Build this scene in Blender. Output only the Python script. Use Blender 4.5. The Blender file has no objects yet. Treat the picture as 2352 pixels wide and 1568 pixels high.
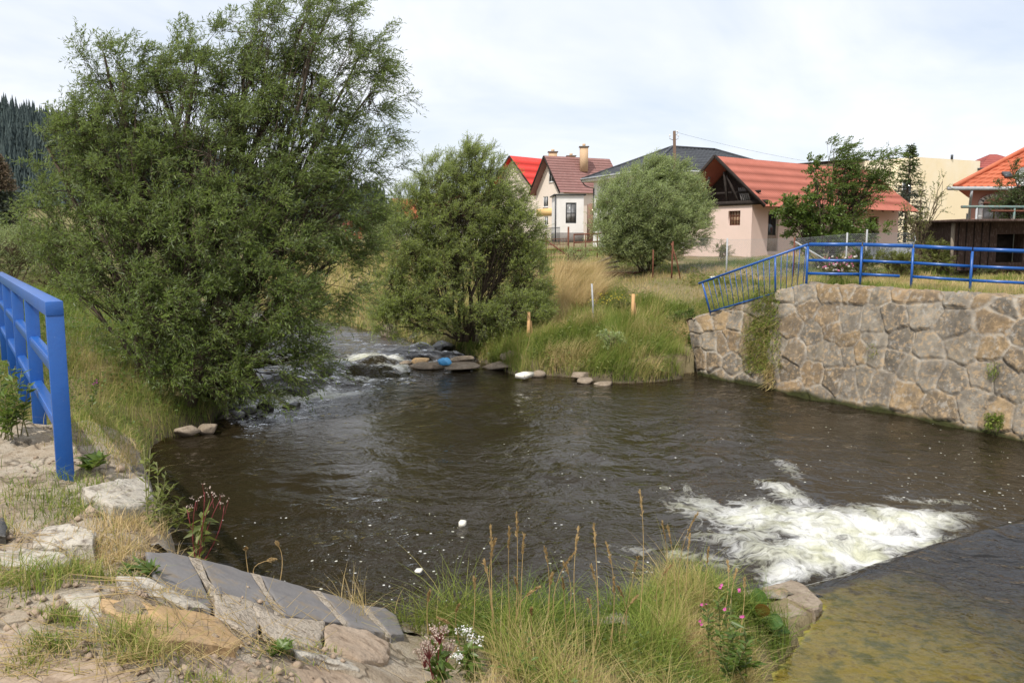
import bpy, bmesh, math, random
import numpy as np
from math import radians, sin, cos, tan, pi, sqrt
from mathutils import Vector
random.seed(5)
R = np.random.default_rng(11)
SC = bpy.context.scene
COL = SC.collection
# ------------------------------------------------------------------ survey: photo pixel (2352 wide) -> ray from the camera
F = 1898.0; TH = radians(7.03)
def ray(px, py):
    u = (np.asarray(px, float) - 1176) / F; v = (np.asarray(py, float) - 784) / F
    return np.stack([u, cos(TH) - v * sin(TH), -sin(TH) - v * cos(TH)], -1)
def atz(px, py, z):
    r = ray(px, py); return r * (np.asarray(z) / r[..., 2])[..., None]
def atd(px, py, D):
    r = ray(px, py); return r * (D / r[..., 1])[..., None]
def proj(p):
    p = np.asarray(p, float)
    f = p[..., 1] * cos(TH) - p[..., 2] * sin(TH); d = -p[..., 1] * sin(TH) - p[..., 2] * cos(TH)
    return 1176 + F * p[..., 0] / f, 784 + F * d / f
AX = np.array([-.5, .866]); BX = np.array([.866, .5])      # river axis (downstream) and across it
def st(s, t): return np.array([-.5 * s + .866 * t, .866 * s + .5 * t])
def ST(x, y): return -.5 * x + .866 * y, .866 * x + .5 * y
# ------------------------------------------------------------------ noise
def _h(ix, iy, s):
    n = (ix.astype(np.int64) * 374761393 + iy.astype(np.int64) * 668265263 + s * 1442695041) & 0xffffffff
    n = ((n ^ (n >> 13)) * 1274126177) & 0xffffffff
    return ((n ^ (n >> 16)) & 0xffff) / 65535.0
def vnoise(x, y, s=0):
    x = np.asarray(x, float); y = np.asarray(y, float)
    ix = np.floor(x); iy = np.floor(y); fx = x - ix; fy = y - iy
    fx = fx * fx * (3 - 2 * fx); fy = fy * fy * (3 - 2 * fy)
    a = _h(ix, iy, s); b = _h(ix + 1, iy, s); c = _h(ix, iy + 1, s); d = _h(ix + 1, iy + 1, s)
    return (a + (b - a) * fx) * (1 - fy) + (c + (d - c) * fx) * fy
def fbm(x, y, o=4, s=0):
    t = 0; a = .5; n = 0
    for k in range(o):
        t = t + a * vnoise(x, y, s + k * 17); n += a; a *= .5
        x, y = x * 1.93 + y * .52 + 3.1, y * 1.93 - x * .52 + 7.7
    return t / n
def sstep(a, b, x):
    t = np.clip((x - a) / (b - a), 0, 1); return t * t * (3 - 2 * t)
# ------------------------------------------------------------------ materials
def N(nt, typ, ins=None, **props):
    n = nt.nodes.new(typ)
    for k, v in props.items(): setattr(n, k, v)
    for k, v in (ins or {}).items():
        s = n.inputs[k]
        if isinstance(v, bpy.types.NodeSocket): nt.links.new(v, s)
        else: s.default_value = v
    return n
def M2(nt, op, a, b=0.0, clamp=False):
    return N(nt, 'ShaderNodeMath', {0: a, 1: b}, operation=op, use_clamp=clamp).outputs[0]
def mixc(nt, f, a, b, mode='MIX'):
    def c(v): return v if isinstance(v, bpy.types.NodeSocket) else (v[0], v[1], v[2], 1)
    return N(nt, 'ShaderNodeMix', {0: f, 6: c(a), 7: c(b)}, data_type='RGBA', blend_type=mode).outputs[2]
def ramp(nt, fac, stops, interp='LINEAR'):
    n = N(nt, 'ShaderNodeValToRGB', {0: fac}); cr = n.color_ramp; cr.interpolation = interp
    while len(cr.elements) < len(stops): cr.elements.new(.5)
    for e, (p, c) in zip(cr.elements, stops):
        e.position = p; e.color = (c, c, c, 1) if not hasattr(c, '__len__') else (c[0], c[1], c[2], 1)
    return n.outputs[0]
def coord(nt, scale=(1, 1, 1), rot=(0, 0, 0), kind='Object'):
    t = N(nt, 'ShaderNodeTexCoord').outputs[kind]
    return N(nt, 'ShaderNodeMapping', {'Vector': t, 'Scale': scale, 'Rotation': rot}).outputs[0]
def noise(nt, vec, scale, detail=4, rough=.55, dist=0.0, out=0):
    return N(nt, 'ShaderNodeTexNoise', {'Vector': vec, 'Scale': scale, 'Detail': detail, 'Roughness': rough, 'Distortion': dist}).outputs[out]
def bump(nt, h, strength=.3, dist=.02, normal=None):
    i = {'Height': h, 'Strength': strength, 'Distance': dist}
    if normal is not None: i['Normal'] = normal
    return N(nt, 'ShaderNodeBump', i).outputs[0]
def attr(nt, name, out='Fac'): return N(nt, 'ShaderNodeAttribute', attribute_name=name).outputs[out]
def newmat(name):
    m = bpy.data.materials.new(name); m.use_nodes = True; nt = m.node_tree; nt.nodes.clear()
    o = nt.nodes.new('ShaderNodeOutputMaterial')
    return m, nt, o.inputs['Surface']
def pbsdf(nt, col, rough=.7, normal=None, spec=.3, metal=0.0, **kw):
    i = {'Base Color': col if isinstance(col, bpy.types.NodeSocket) else (col[0], col[1], col[2], 1), 'Roughness': rough,
         'Specular IOR Level': spec, 'Metallic': metal}
    if normal is not None: i['Normal'] = normal
    i.update(kw)
    return N(nt, 'ShaderNodeBsdfPrincipled', i).outputs[0]
def simple(name, c1, c2, scale=6, rough=.75, b=.25, bd=.01, spec=.25, stretch=(1, 1, 1), c3=None, metal=0.0):
    m, nt, out = newmat(name)
    v = coord(nt, stretch)
    n1 = noise(nt, v, scale, 6, .62)
    n2 = noise(nt, v, scale * 6, 4, .6)
    col = ramp(nt, n1, [(.3, c1), (.7, c2)])
    if c3 is not None:
        col = mixc(nt, ramp(nt, noise(nt, v, scale * 2.7, 5, .65), [(.52, 0.), (.66, 1.)]), col, c3)
    col = mixc(nt, .35, col, mixc(nt, n2, (.25, .25, .25), (.75, .75, .75)), 'OVERLAY')
    nt.links.new(pbsdf(nt, col, rough, bump(nt, n2, b, bd), spec, metal), out)
    return m
def leafmat(name, ca, cb, back=None, trans=.35, rough=.45, ccol=None):
    m, nt, out = newmat(name)
    t = attr(nt, 'tint')
    col = ramp(nt, t, [(0, ca), (.93, cb), (1., ccol or cb)])
    if back is not None:
        col = mixc(nt, N(nt, 'ShaderNodeNewGeometry').outputs['Backfacing'], col, back)
    p = pbsdf(nt, col, rough, None, .35)
    tr = N(nt, 'ShaderNodeBsdfTranslucent', {'Color': mixc(nt, .55, col, (.34, .44, .07))}).outputs[0]
    nt.links.new(N(nt, 'ShaderNodeMixShader', {0: trans, 1: p, 2: tr}).outputs[0], out)
    return m
# ------------------------------------------------------------------ meshes
def origin(o):
    v = np.zeros(3)
    while o is not None: v = v + np.array(o.location); o = o.parent
    return v
def put(o, parent=None, label=None, cat=None, group=None, kind=None):
    COL.objects.link(o)
    if parent is not None: o.parent = parent
    if label: o['label'] = label
    if cat: o['category'] = cat
    if group: o['group'] = group
    if kind: o['kind'] = kind
    return o
def thing(name, label, cat, loc, group=None):
    o = bpy.data.objects.new(name, None); o.empty_display_size = .2
    o.location = tuple(float(c) for c in loc)
    return put(o, None, label, cat, group)
def raw(name, V, faces, mat, parent=None, smooth=False, attrs=None, **kw):
    """faces: an int array (n,k) or a list of such arrays; V in world coordinates"""
    if not isinstance(faces, (list, tuple)): faces = [faces]
    faces = [np.asarray(f, np.int32) for f in faces if len(f)]
    V = np.asarray(V, np.float64) - (origin(parent) if parent is not None else 0)
    me = bpy.data.meshes.new(name)
    me.vertices.add(len(V)); me.vertices.foreach_set('co', V.astype(np.float32).ravel())
    tot = np.concatenate([np.full(len(f), f.shape[1], np.int32) for f in faces])
    idx = np.concatenate([f.ravel() for f in faces])
    me.loops.add(len(idx)); me.loops.foreach_set('vertex_index', idx)
    me.polygons.add(len(tot))
    me.polygons.foreach_set('loop_start', np.concatenate([[0], np.cumsum(tot)[:-1]]).astype(np.int32))
    me.polygons.foreach_set('loop_total', tot)
    if smooth: me.polygons.foreach_set('use_smooth', np.ones(len(tot), bool))
    for k, a in (attrs or {}).items():
        a = np.asarray(a, np.float32)
        if a.ndim == 1:
            at = me.attributes.new(k, 'FLOAT', 'POINT'); at.data.foreach_set('value', a)
        else:
            at = me.attributes.new(k, 'FLOAT_COLOR', 'POINT')
            at.data.foreach_set('color', np.concatenate([a, np.ones((len(a), 1), np.float32)], 1).ravel())
    me.update(calc_edges=True); me.validate()
    me.materials.append(mat)
    return put(bpy.data.objects.new(name, me), parent, **kw)
class MB:
    """collects pieces and links them as one mesh"""
    def __init__(s): s.V = []; s.F = {}; s.n = 0; s.T = []
    def add(s, V, F, tint=0.5):
        V = np.asarray(V, float).reshape(-1, 3)
        F = F if isinstance(F, list) else [F]
        for f in F:
            f = np.asarray(f, np.int64)
            if f.size: s.F.setdefault(f.shape[1], []).append(f + s.n)
        s.V.append(V); s.n += len(V)
        s.T.append(np.broadcast_to(np.asarray(tint, float), (len(V),)))
        return s
    def box(s, c, dx, dy, dz):
        """c the centre; dx,dy,dz half-extent vectors"""
        c, dx, dy, dz = (np.asarray(a, float) for a in (c, dx, dy, dz))
        V = [c + a * dx + b * dy + e * dz for e in (-1, 1) for b in (-1, 1) for a in (-1, 1)]
        return s.add(V, np.array([[0, 2, 3, 1], [4, 5, 7, 6], [0, 1, 5, 4], [2, 6, 7, 3], [0, 4, 6, 2], [1, 3, 7, 5]]))
    def bar(s, p0, p1, w, h, up=(0, 0, 1)):
        p0 = np.asarray(p0, float); p1 = np.asarray(p1, float); d = p1 - p0; L = np.linalg.norm(d); d = d / L
        sd = np.cross(d, up); sd /= np.linalg.norm(sd); u = np.cross(sd, d)
        return s.box((p0 + p1) / 2, d * L / 2, sd * w / 2, u * h / 2)
    def prism(s, p0, p1, prof, up=(0, 0, 1)):
        """extrude the closed profile [(side, up)] from p0 to p1"""
        p0 = np.asarray(p0, float); p1 = np.asarray(p1, float); d = p1 - p0; d = d / np.linalg.norm(d)
        sd = np.cross(d, up); sd /= np.linalg.norm(sd); u = np.cross(sd, d); n = len(prof)
        o = np.array([a * sd + b * u for a, b in prof])
        q = np.array([[i, (i + 1) % n, n + (i + 1) % n, n + i] for i in range(n)])
        return s.add(np.concatenate([p0 + o, p1 + o]), [q, np.arange(n)[::-1][None], (n + np.arange(n))[None]])
    def tube(s, P, r, n=6, tint=.5, caps=True):
        P = np.asarray(P, float); m = len(P); r = np.broadcast_to(np.asarray(r, float), (m,))
        T = np.gradient(P, axis=0); T /= np.linalg.norm(T, axis=1)[:, None] + 1e-12
        ref = np.array([0, 0, 1.]) if abs(T[0][2]) < .9 else np.array([1., 0, 0])
        a = np.cross(T, ref); a /= np.linalg.norm(a, axis=1)[:, None] + 1e-12; b = np.cross(T, a)
        th = np.arange(n) * 2 * pi / n
        V = P[:, None] + r[:, None, None] * (np.cos(th)[None, :, None] * a[:, None] + np.sin(th)[None, :, None] * b[:, None])
        i = np.arange(m - 1)[:, None] * n; j = np.arange(n)[None]; k = (j + 1) % n
        q = np.stack([i + j, i + k, i + n + k, i + n + j], -1).reshape(-1, 4)
        fs = [q]
        if caps: fs += [np.arange(n)[::-1][None], ((m - 1) * n + np.arange(n))[None]]
        return s.add(V.reshape(-1, 3), fs, tint)
    def quadpatch(s, V, nu, nv, tint=.5):
        i = np.arange(nv - 1)[:, None] * nu; j = np.arange(nu - 1)[None]
        return s.add(V, np.stack([i + j, i + j + 1, i + nu + j + 1, i + nu + j], -1).reshape(-1, 4), tint)
    def build(s, name, mat, parent=None, smooth=False, bevel=0, **kw):
        o = raw(name, np.concatenate(s.V), [np.concatenate(f) for f in s.F.values()], mat, parent, smooth,
                {'tint': np.concatenate(s.T)}, **kw)
        if bevel:
            b = o.modifiers.new('Bevel', 'BEVEL'); b.width = bevel; b.segments = 2; b.limit_method = 'ANGLE'
        return o
# ------------------------------------------------------------------ leaves, twigs and blades
def unit(a): return a / (np.linalg.norm(a, axis=-1, keepdims=True) + 1e-9)
def leaves(mb, P, D, Nn, L, W, tint, fold=.18):
    """kite-shaped leaves folded along the midrib"""
    D = unit(D); S = unit(np.cross(D, Nn)); U = np.cross(S, D)
    L = np.broadcast_to(L, (len(P),))[:, None]; W = np.broadcast_to(W, (len(P),))[:, None]
    m = P + D * L * .45
    a = m + S * W * .5 + U * W * fold; b = m - S * W * .5 + U * W * fold
    tip = P + D * L - U * L * .06
    V = np.stack([P, a, tip, b], 1).reshape(-1, 3)
    i = np.arange(len(P))[:, None] * 4
    mb.add(V, np.concatenate([i + [0, 1, 2], i + [0, 2, 3]]), np.repeat(np.broadcast_to(tint, (len(P),)), 4))
def blades(mb, P, H, W, lean, tint, az=None, segs=3):
    """grass blades: P bases (n,3), H heights, W widths, lean (n,2) offset of the tips"""
    n = len(P); az = R.uniform(0, 2 * pi, n) if az is None else az
    S = np.stack([np.cos(az), np.sin(az), np.zeros(n)], -1)
    rows = []
    for k in range(segs + 1):
        f = k / segs
        c = P + np.stack([lean[:, 0] * f * f, lean[:, 1] * f * f, H * (f - .25 * f * f * np.minimum(1, np.hypot(*lean.T) / (H + 1e-6)))], -1)
        w = (W * (1 - f) ** .7)[:, None]
        rows += [c - S * w / 2, c + S * w / 2] if k < segs else [c]
    V = np.stack(rows, 1); m = V.shape[1]
    i = np.arange(n)[:, None] * m
    q = np.concatenate([i + [2 * k, 2 * k + 1, 2 * k + 3, 2 * k + 2] for k in range(segs - 1)])
    t = i + [2 * segs - 2, 2 * segs - 1, 2 * segs]
    mb.add(V.reshape(-1, 3), [q, t], np.repeat(np.broadcast_to(tint, (n,)), m))
def sticks(mb, A, B, ra, rb, tint=.5):
    """many thin three-sided sticks at once"""
    D = unit(B - A); ref = np.where(np.abs(D[:, 2:3]) < .9, np.array([[0, 0, 1.]]), np.array([[1., 0, 0]]))
    a = unit(np.cross(D, ref)); b = np.cross(D, a); n = len(A)
    ra = np.broadcast_to(ra, (n,))[:, None]; rb = np.broadcast_to(rb, (n,))[:, None]
    rows = []
    for P, r in ((A, ra), (B, rb)):
        for k in range(3):
            th = k * 2 * pi / 3; rows.append(P + r * (cos(th) * a + sin(th) * b))
    V = np.stack(rows, 1).reshape(-1, 3); i = np.arange(n)[:, None] * 6
    mb.add(V, np.concatenate([i + [0, 1, 4, 3], i + [1, 2, 5, 4], i + [2, 0, 3, 5]]), np.repeat(np.broadcast_to(tint, (n,)), 6))
# ------------------------------------------------------------------ camera, light, sky
cam = bpy.data.cameras.new('camera'); co = bpy.data.objects.new('camera', cam); COL.objects.link(co)
cam.sensor_width = 36; cam.lens = 36 * F / 2352; cam.clip_end = 4000; cam.clip_start = .05
co.rotation_euler = (radians(90) - TH, 0, 0); SC.camera = co
SUN_AZ = np.array([-.55, -.835]); SUN_EL = radians(55)
sd = Vector((SUN_AZ[0] * cos(SUN_EL), SUN_AZ[1] * cos(SUN_EL), sin(SUN_EL))).normalized()
sl = bpy.data.lights.new('sun', 'SUN'); sl.energy = 4.3; sl.angle = radians(.6); sl.color = (1, .95, .87)
so = bpy.data.objects.new('sun', sl); COL.objects.link(so); so.rotation_euler = sd.to_track_quat('Z', 'Y').to_euler()
W = bpy.data.worlds.new('World'); SC.world = W; W.use_nodes = True; wt = W.node_tree; wt.nodes.clear()
sky = N(wt, 'ShaderNodeTexSky', sky_type='NISHITA'); sky.sun_disc = False
sky.sun_elevation = SUN_EL; sky.sun_rotation = math.atan2(sd.x, sd.y); sky.air_density = 1.0; sky.dust_density = 1.5
gv = N(wt, 'ShaderNodeTexCoord').outputs['Generated']
sx = N(wt, 'ShaderNodeSeparateXYZ', {0: gv})
zz = M2(wt, 'MAXIMUM', M2(wt, 'ADD', sx.outputs[2], .30), .1)
cv = N(wt, 'ShaderNodeCombineXYZ', {0: M2(wt, 'DIVIDE', sx.outputs[0], zz), 1: M2(wt, 'DIVIDE', sx.outputs[1], zz), 2: 0.3}).outputs[0]
c1 = noise(wt, cv, 1.0, 6, .52, .6)
c2 = noise(wt, N(wt, 'ShaderNodeMapping', {'Vector': cv, 'Scale': (.8, 1.2, 1), 'Location': (3.3, 1.2, 0)}).outputs[0], .9, 5, .55, .3)
cl = ramp(wt, M2(wt, 'ADD', M2(wt, 'MULTIPLY', c1, .7), M2(wt, 'MULTIPLY', c2, .3)), [(.36, .35), (.56, 1.)])
white = ramp(wt, c2, [(.3, (8.5, 8.8, 9.5)), (.7, (9.4, 9.45, 9.8))])
skyc = mixc(wt, cl, mixc(wt, .4, sky.outputs[0], (6.2, 7.6, 9.6)), white)
bg = N(wt, 'ShaderNodeBackground', {'Color': skyc, 'Strength': .122})
wo = N(wt, 'ShaderNodeOutputWorld'); wt.links.new(bg.outputs[0], wo.inputs[0])
SC.view_settings.view_transform = 'Standard'; SC.view_settings.look = 'None'; SC.view_settings.exposure = 0.0
SC.view_settings.gamma = 1; SC.view_settings.use_curve_mapping = False
SC.cycles.max_bounces = 6; SC.cycles.transparent_max_bounces = 12
SC.cycles.use_denoising = True
# ------------------------------------------------------------------ terrain
ZW = -4.0
PL = np.array([st(4.48, .55), st(6.2, .58), st(7, .65), st(9.5, .75), st(13, 1.2), st(16.9, 1.8), (-6.85, 17.2), (-6.65, 18.2), (-6.9, 20.6), (-7.9, 24), (-10, 30), (-15, 37), (-22, 44), (-34, 50)])
PR = np.array([st(5.3, 16.85), st(12, 16.85), st(18.0, 16.8), (3.96, 22.9), (2.96, 22.75), (2.4, 23.2), (1.33, 24.05), (.2, 23.8), (-.78, 26.2), (-1.8, 28.9), (-3.8, 30), (-5.2, 33.3), (-7.3, 35.4), (-11, 41), (-18, 49), (-30, 57)])
POLY = np.concatenate([PL, PR[::-1], [st(5.3, 6.25), st(5.08, 5.5), st(5.05, 4.7), st(4.79, 4.03), st(4.5, 3.4), st(4.40, 2.7), st(4.47, 1.8)]])
def dist_poly(x, y, P):
    best = np.full(x.shape, 1e9)
    for a, b in zip(P[:-1], P[1:]):
        d = b - a; L = d @ d
        t = np.clip(((x - a[0]) * d[0] + (y - a[1]) * d[1]) / L, 0, 1)
        best = np.minimum(best, (x - a[0] - t * d[0]) ** 2 + (y - a[1] - t * d[1]) ** 2)
    return np.sqrt(best)
def inside(x, y, P):
    c = np.zeros(x.shape, bool); n = len(P)
    for i in range(n):
        a = P[i]; b = P[(i + 1) % n]
        if a[1] == b[1]: continue
        k = ((a[1] > y) != (b[1] > y)) & (x < (b[0] - a[0]) * (y - a[1]) / (b[1] - a[1]) + a[0])
        c ^= k
    return c
GT = ([-3, .3, .5, 1.8, 4.0, 4.6, 5.15, 6.2, 9], [-1.52, -1.5, -1.6, -2.3, -2.72, -2.88, -3.16, -3.25, -3.3])     # near bank, falling along the abutment
SILL = np.array([st(5.3, 6.25), st(4.72, 5.95), st(3.9, 4.2), st(3.1, 3.5), st(1.5, 3.2), st(-4, 3.0), st(-9, 3.0), st(-9, 16.9), st(5.3, 16.9)])
def ridge(u):
    return np.interp(u, [-1.2, -.75, -.62, -.52, -.4, -.25, -.13, -.05, .1, .6, 1.2], [110, 85, 66, 52, 42, 24, 12, 6, 4, 4, 6])
def upR(d, D):
    return np.interp(d, [0, .25, .7, 2.2, 4, 8, 12, 20, 40, 80], [-4.1, -3.85, -3.55, -3.05, -2.75, -1.8, -1.3, -.85, -.45, .2]) + .004 * np.clip(D - 60, 0, 200)
def upL(d, D):
    return np.interp(d, [0, .3, .8, 2, 5, 10, 20, 60], [-4.1, -3.75, -3.45, -3.0, -2.25, -1.75, -1.5, -1.0]) + .004 * np.clip(D - 60, 0, 200)
def terrain(x, y):
    x = np.asarray(x, float); y = np.asarray(y, float)
    s, t = ST(x, y); D = np.hypot(x, y)
    dl = dist_poly(x, y, PL); dr = dist_poly(x, y, PR)
    n1 = fbm(x * .35, y * .35, 4, 3) - .5; n2 = fbm(x * 1.6, y * 1.6, 4, 9) - .5; n3 = fbm(x * 6, y * 6, 3, 21) - .5
    hl = upL(dl, D); hr = upR(dr, D)
    # left: the ledge and abutment near the camera, natural bank beyond it
    g = np.interp(t, *GT)
    ledge = sstep(10.6, 7.6, s + 1.2 * np.minimum(0, t))
    hl = hl * (1 - ledge) + g * ledge
    # right: plateau behind the wall
    wallk = sstep(19.6, 15.3, s)
    top = -1.22 - 1.22 * sstep(15.3, 19.1, s) - .1 * sstep(15, 9, s)
    pl = np.where(t > 18.15 - .62 * sstep(15.3, 18.6, s), top - .05, -4.7)
    hr = np.where(s < 18.6, np.where(t > 16.2, pl, hr), hr * (1 - wallk) + np.maximum(hr, top) * wallk)
    right = (dr < dl) & (t > 8)
    h = np.where(right, hr, hl)
    h = np.where((s < 5.3) & (t > 11), np.where(t > 18.05, -1.25, -4.7), h)
    h = h + n1 * .22 * sstep(0, 6, np.minimum(dl, dr)) * (1 - ledge * .8) + n2 * .09 + n3 * .03
    h = h + (n2 * .13 + n3 * .08) * ledge
    ins = inside(x, y, POLY)
    bed = ZW - .12 - np.minimum(.9, np.minimum(dl, dr) * .3) + n2 * .12
    h = np.where(ins, bed, h)
    insS = inside(x, y, SILL)
    ds = dist_poly(x, y, SILL[:7])
    h = np.where((~insS) & (s < 5.3) & (t < 9), np.minimum(h, -3.22 + ds * 1.1 + n2 * .15), h)
    h = np.where(insS, np.minimum(h, -3.6), h)
    u = x / np.maximum(y, 1); far = sstep(230, 480, y) * (y > 0)
    h = h + far * ridge(u) * (.9 + .25 * fbm(x * .01, y * .01, 3, 5))
    return h
# pool and reach surface
def waterz(x, y):
    e = (x + 5.6) * -.87 + (y - 22.2) * .48
    s, t = ST(x, y)
    return ZW + .26 * sstep(-1.0, 1.4, e) * sstep(4, 1.5, x) * (y > 12), e
def gridxy(n, a, c, ext):
    k = math.asinh(ext / a); return c + a * np.sinh(np.linspace(-k, k, n))
gx = gridxy(640, 5.0, 0., 900.); k0 = math.asinh(20 / 5.); k1 = math.asinh(1000 / 5.)
gy = 6 + 5.0 * np.sinh(np.linspace(-k0, k1, 640))
GX, GY = np.meshgrid(gx, gy)
GZ = terrain(GX, GY)
gs, gtt = ST(GX, GY)
rock = sstep(9.8, 7.5, gs + 1.2 * np.minimum(0, gtt)) * sstep(2.6, 1.4, gtt) * (GZ > -3.4)
mud = sstep(.5, .05, GZ - ZW) * (GY > 5)
def tovert(G): return G.ravel()
def gridfaces(nx, ny):
    i = np.arange(ny - 1)[:, None] * nx; j = np.arange(nx - 1)[None]
    return np.stack([i + j, i + j + 1, i + nx + j + 1, i + nx + j], -1).reshape(-1, 4)
def lush(x, y): return np.clip(.5 + 1.6 * (fbm(x * .22, y * .22, 3, 41) - .5) + .35 * sstep(3, -4, x) * (y > 10) + .7 * sstep(-5, -12, x) * (y > 14), 0, 1)
mg, nt, out = newmat('ground')
v = coord(nt)
vc = N(nt, 'ShaderNodeVectorMath', {0: v, 1: N(nt, 'ShaderNodeVectorMath', {0: noise(nt, v, 1.3, 4, .6, 0, 1), 'Scale': 1.1}, operation='SCALE').outputs[0]}, operation='ADD').outputs[0]
crk = N(nt, 'ShaderNodeTexVoronoi', {'Vector': vc, 'Scale': 1.9}, feature='DISTANCE_TO_EDGE').outputs[0]
crk = ramp(nt, crk, [(.0, 0.), (.035, 1.)])
gA = mixc(nt, noise(nt, v, 7, 6, .7), (.17, .125, .07), (.31, .25, .15))
gB = mixc(nt, noise(nt, v, 3, 6, .65), (.055, .075, .02), (.16, .16, .05))
col = mixc(nt, M2(nt, 'MULTIPLY', ramp(nt, noise(nt, v, .9, 6, .7), [(.35, 0.), (.6, 1.)]), attr(nt, 'lush')), gA, gB)
n8 = noise(nt, v, 3.2, 8, .7)
rc = ramp(nt, n8, [(.3, (.20, .15, .105)), (.45, (.33, .265, .19)), (.6, (.44, .38, .30)), (.75, (.27, .20, .14))])
rc = mixc(nt, ramp(nt, noise(nt, v, 11, 6, .7), [(.55, 0.), (.68, .8)]), rc, (.17, .125, .075))
rc = mixc(nt, M2(nt, 'MULTIPLY', M2(nt, 'SUBTRACT', 1., crk), .8), rc, (.10, .075, .05))
col = mixc(nt, attr(nt, 'rock'), col, rc)
col = mixc(nt, attr(nt, 'mud'), col, mixc(nt, noise(nt, v, 9, 5), (.05, .04, .025), (.13, .105, .07)))
hgt = M2(nt, 'ADD', M2(nt, 'ADD', M2(nt, 'MULTIPLY', noise(nt, v, 9, 8, .72), 1.5), M2(nt, 'MULTIPLY', noise(nt, v, 60, 4, .6), .45)), M2(nt, 'MULTIPLY', crk, .35))
nt.links.new(pbsdf(nt, col, .9, bump(nt, hgt, .7, .05), .15), out)
raw('ground', np.stack([tovert(GX), tovert(GY), tovert(GZ)], -1), gridfaces(640, 640), mg, None, True,
    {'rock': tovert(rock), 'mud': tovert(mud), 'lush': tovert(lush(GX, GY))}, kind='structure')
# ------------------------------------------------------------------ water
def watermat(name, body, tint, streak):
    m, nt, out = newmat(name)
    v = coord(nt)
    vs = coord(nt, (1, 1.0, 1))
    b1 = noise(nt, vs, 2.2, 3, .5, .6); b2 = noise(nt, vs, 7.5, 3, .55, .5); b3 = noise(nt, vs, 22, 2, .5)
    hh = M2(nt, 'ADD', M2(nt, 'ADD', M2(nt, 'MULTIPLY', b1, 1.5), M2(nt, 'MULTIPLY', b2, .42)), M2(nt, 'MULTIPLY', b3, .10))
    nb = bump(nt, hh, M2(nt, 'ADD', .28, M2(nt, 'MULTIPLY', ramp(nt, noise(nt, v, .33, 3), [(.40, 0.), (.60, 1.)]), .62)), streak)
    bodyc = mixc(nt, noise(nt, v, .7, 4), body, [c * 1.5 for c in body])
    dif = N(nt, 'ShaderNodeBsdfDiffuse', {'Color': bodyc}).outputs[0]
    trn = N(nt, 'ShaderNodeBsdfTransparent', {'Color': (*tint, 1)}).outputs[0]
    bd = N(nt, 'ShaderNodeMixShader', {0: attr(nt, 'depth'), 1: trn, 2: dif}).outputs[0]
    fr = N(nt, 'ShaderNodeFresnel', {'IOR': 1.33, 'Normal': nb}).outputs[0]
    gl = N(nt, 'ShaderNodeBsdfGlossy', {'Roughness': .04, 'Normal': nb}).outputs[0]
    surf = N(nt, 'ShaderNodeMixShader', {0: fr, 1: bd, 2: gl}).outputs[0]
    # foam: filaments where the foam attribute is high, flecks where the fleck attribute is
    f = attr(nt, 'foam')
    w = noise(nt, v, 1.6, 3, .5, 0, 1)
    vw = N(nt, 'ShaderNodeVectorMath', {0: v, 1: N(nt, 'ShaderNodeVectorMath', {0: w, 'Scale': .9}, operation='SCALE').outputs[0]}, operation='ADD').outputs[0]
    r1 = noise(nt, vw, 2.6, 7, .62, .8)
    rid = M2(nt, 'SUBTRACT', 1.0, M2(nt, 'MULTIPLY', M2(nt, 'ABSOLUTE', M2(nt, 'SUBTRACT', r1, .5)), 8.0))
    thick = noise(nt, vw, 5, 6, .65)
    k = M2(nt, 'ADD', M2(nt, 'MULTIPLY', f, 1.40), M2(nt, 'ADD', M2(nt, 'MULTIPLY', rid, .42), M2(nt, 'MULTIPLY', thick, .60)))
    fo = ramp(nt, M2(nt, 'SUBTRACT', k, 1.0), [(.0, 0.), (.32, .36), (.72, .78), (1., .97)])
    fo = M2(nt, 'MULTIPLY', fo, ramp(nt, f, [(.02, 0.), (.2, 1.)]))
    vo = N(nt, 'ShaderNodeTexVoronoi', {'Vector': coord(nt, (1, 1, 1)), 'Scale': 13.}, feature='F1')
    vr = N(nt, 'ShaderNodeSeparateColor', {0: vo.outputs['Color']})
    rad = M2(nt, 'MULTIPLY', M2(nt, 'POWER', vr.outputs[1], 2.2), .27)
    rad = M2(nt, 'ADD', rad, M2(nt, 'MULTIPLY', M2(nt, 'SUBTRACT', noise(nt, v, 38, 3), .5), .16))
    fl = M2(nt, 'MULTIPLY', M2(nt, 'LESS_THAN', vo.outputs['Distance'], rad), M2(nt, 'LESS_THAN', vr.outputs[0], attr(nt, 'fleck')))
    fo = M2(nt, 'MAXIMUM', fo, M2(nt, 'MULTIPLY', fl, .8))
    fc = mixc(nt, ramp(nt, noise(nt, vw, 1.7, 4), [(.4, 0.), (.62, 1.)]), (.76, .76, .735), (.50, .50, .37))
    fb = pbsdf(nt, fc, .6, bump(nt, thick, .9, .09), .3)
    nt.links.new(N(nt, 'ShaderNodeMixShader', {0: fo, 1: surf, 2: fb}).outputs[0], out)
    return m
mw = watermat('pool_water', (.018, .0135, .0070), (.55, .40, .20), .095)
nu, nv = 560, 540
uu = np.linspace(-1.0, 1.0, nu); dd = np.geomspace(3.6, 70, nv)
WX = uu[None] * dd[:, None] * .98; WY = np.repeat(dd[:, None], nu, 1)
WZ, WE = waterz(WX, WY)
ws, wtt = ST(WX, WY)
foam = np.zeros_like(WX)
def blob(px, py, rx, ry, a, rot=0.0):
    global foam
    c = atz(px, py, ZW); dx = WX - c[0]; dy = WY - c[1]
    ca, sa = cos(rot), sin(rot); p = dx * ca + dy * sa; q = -dx * sa + dy * ca
    foam = np.maximum(foam, a * np.exp(-((p / rx) ** 2 + (q / ry) ** 2)))
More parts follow.
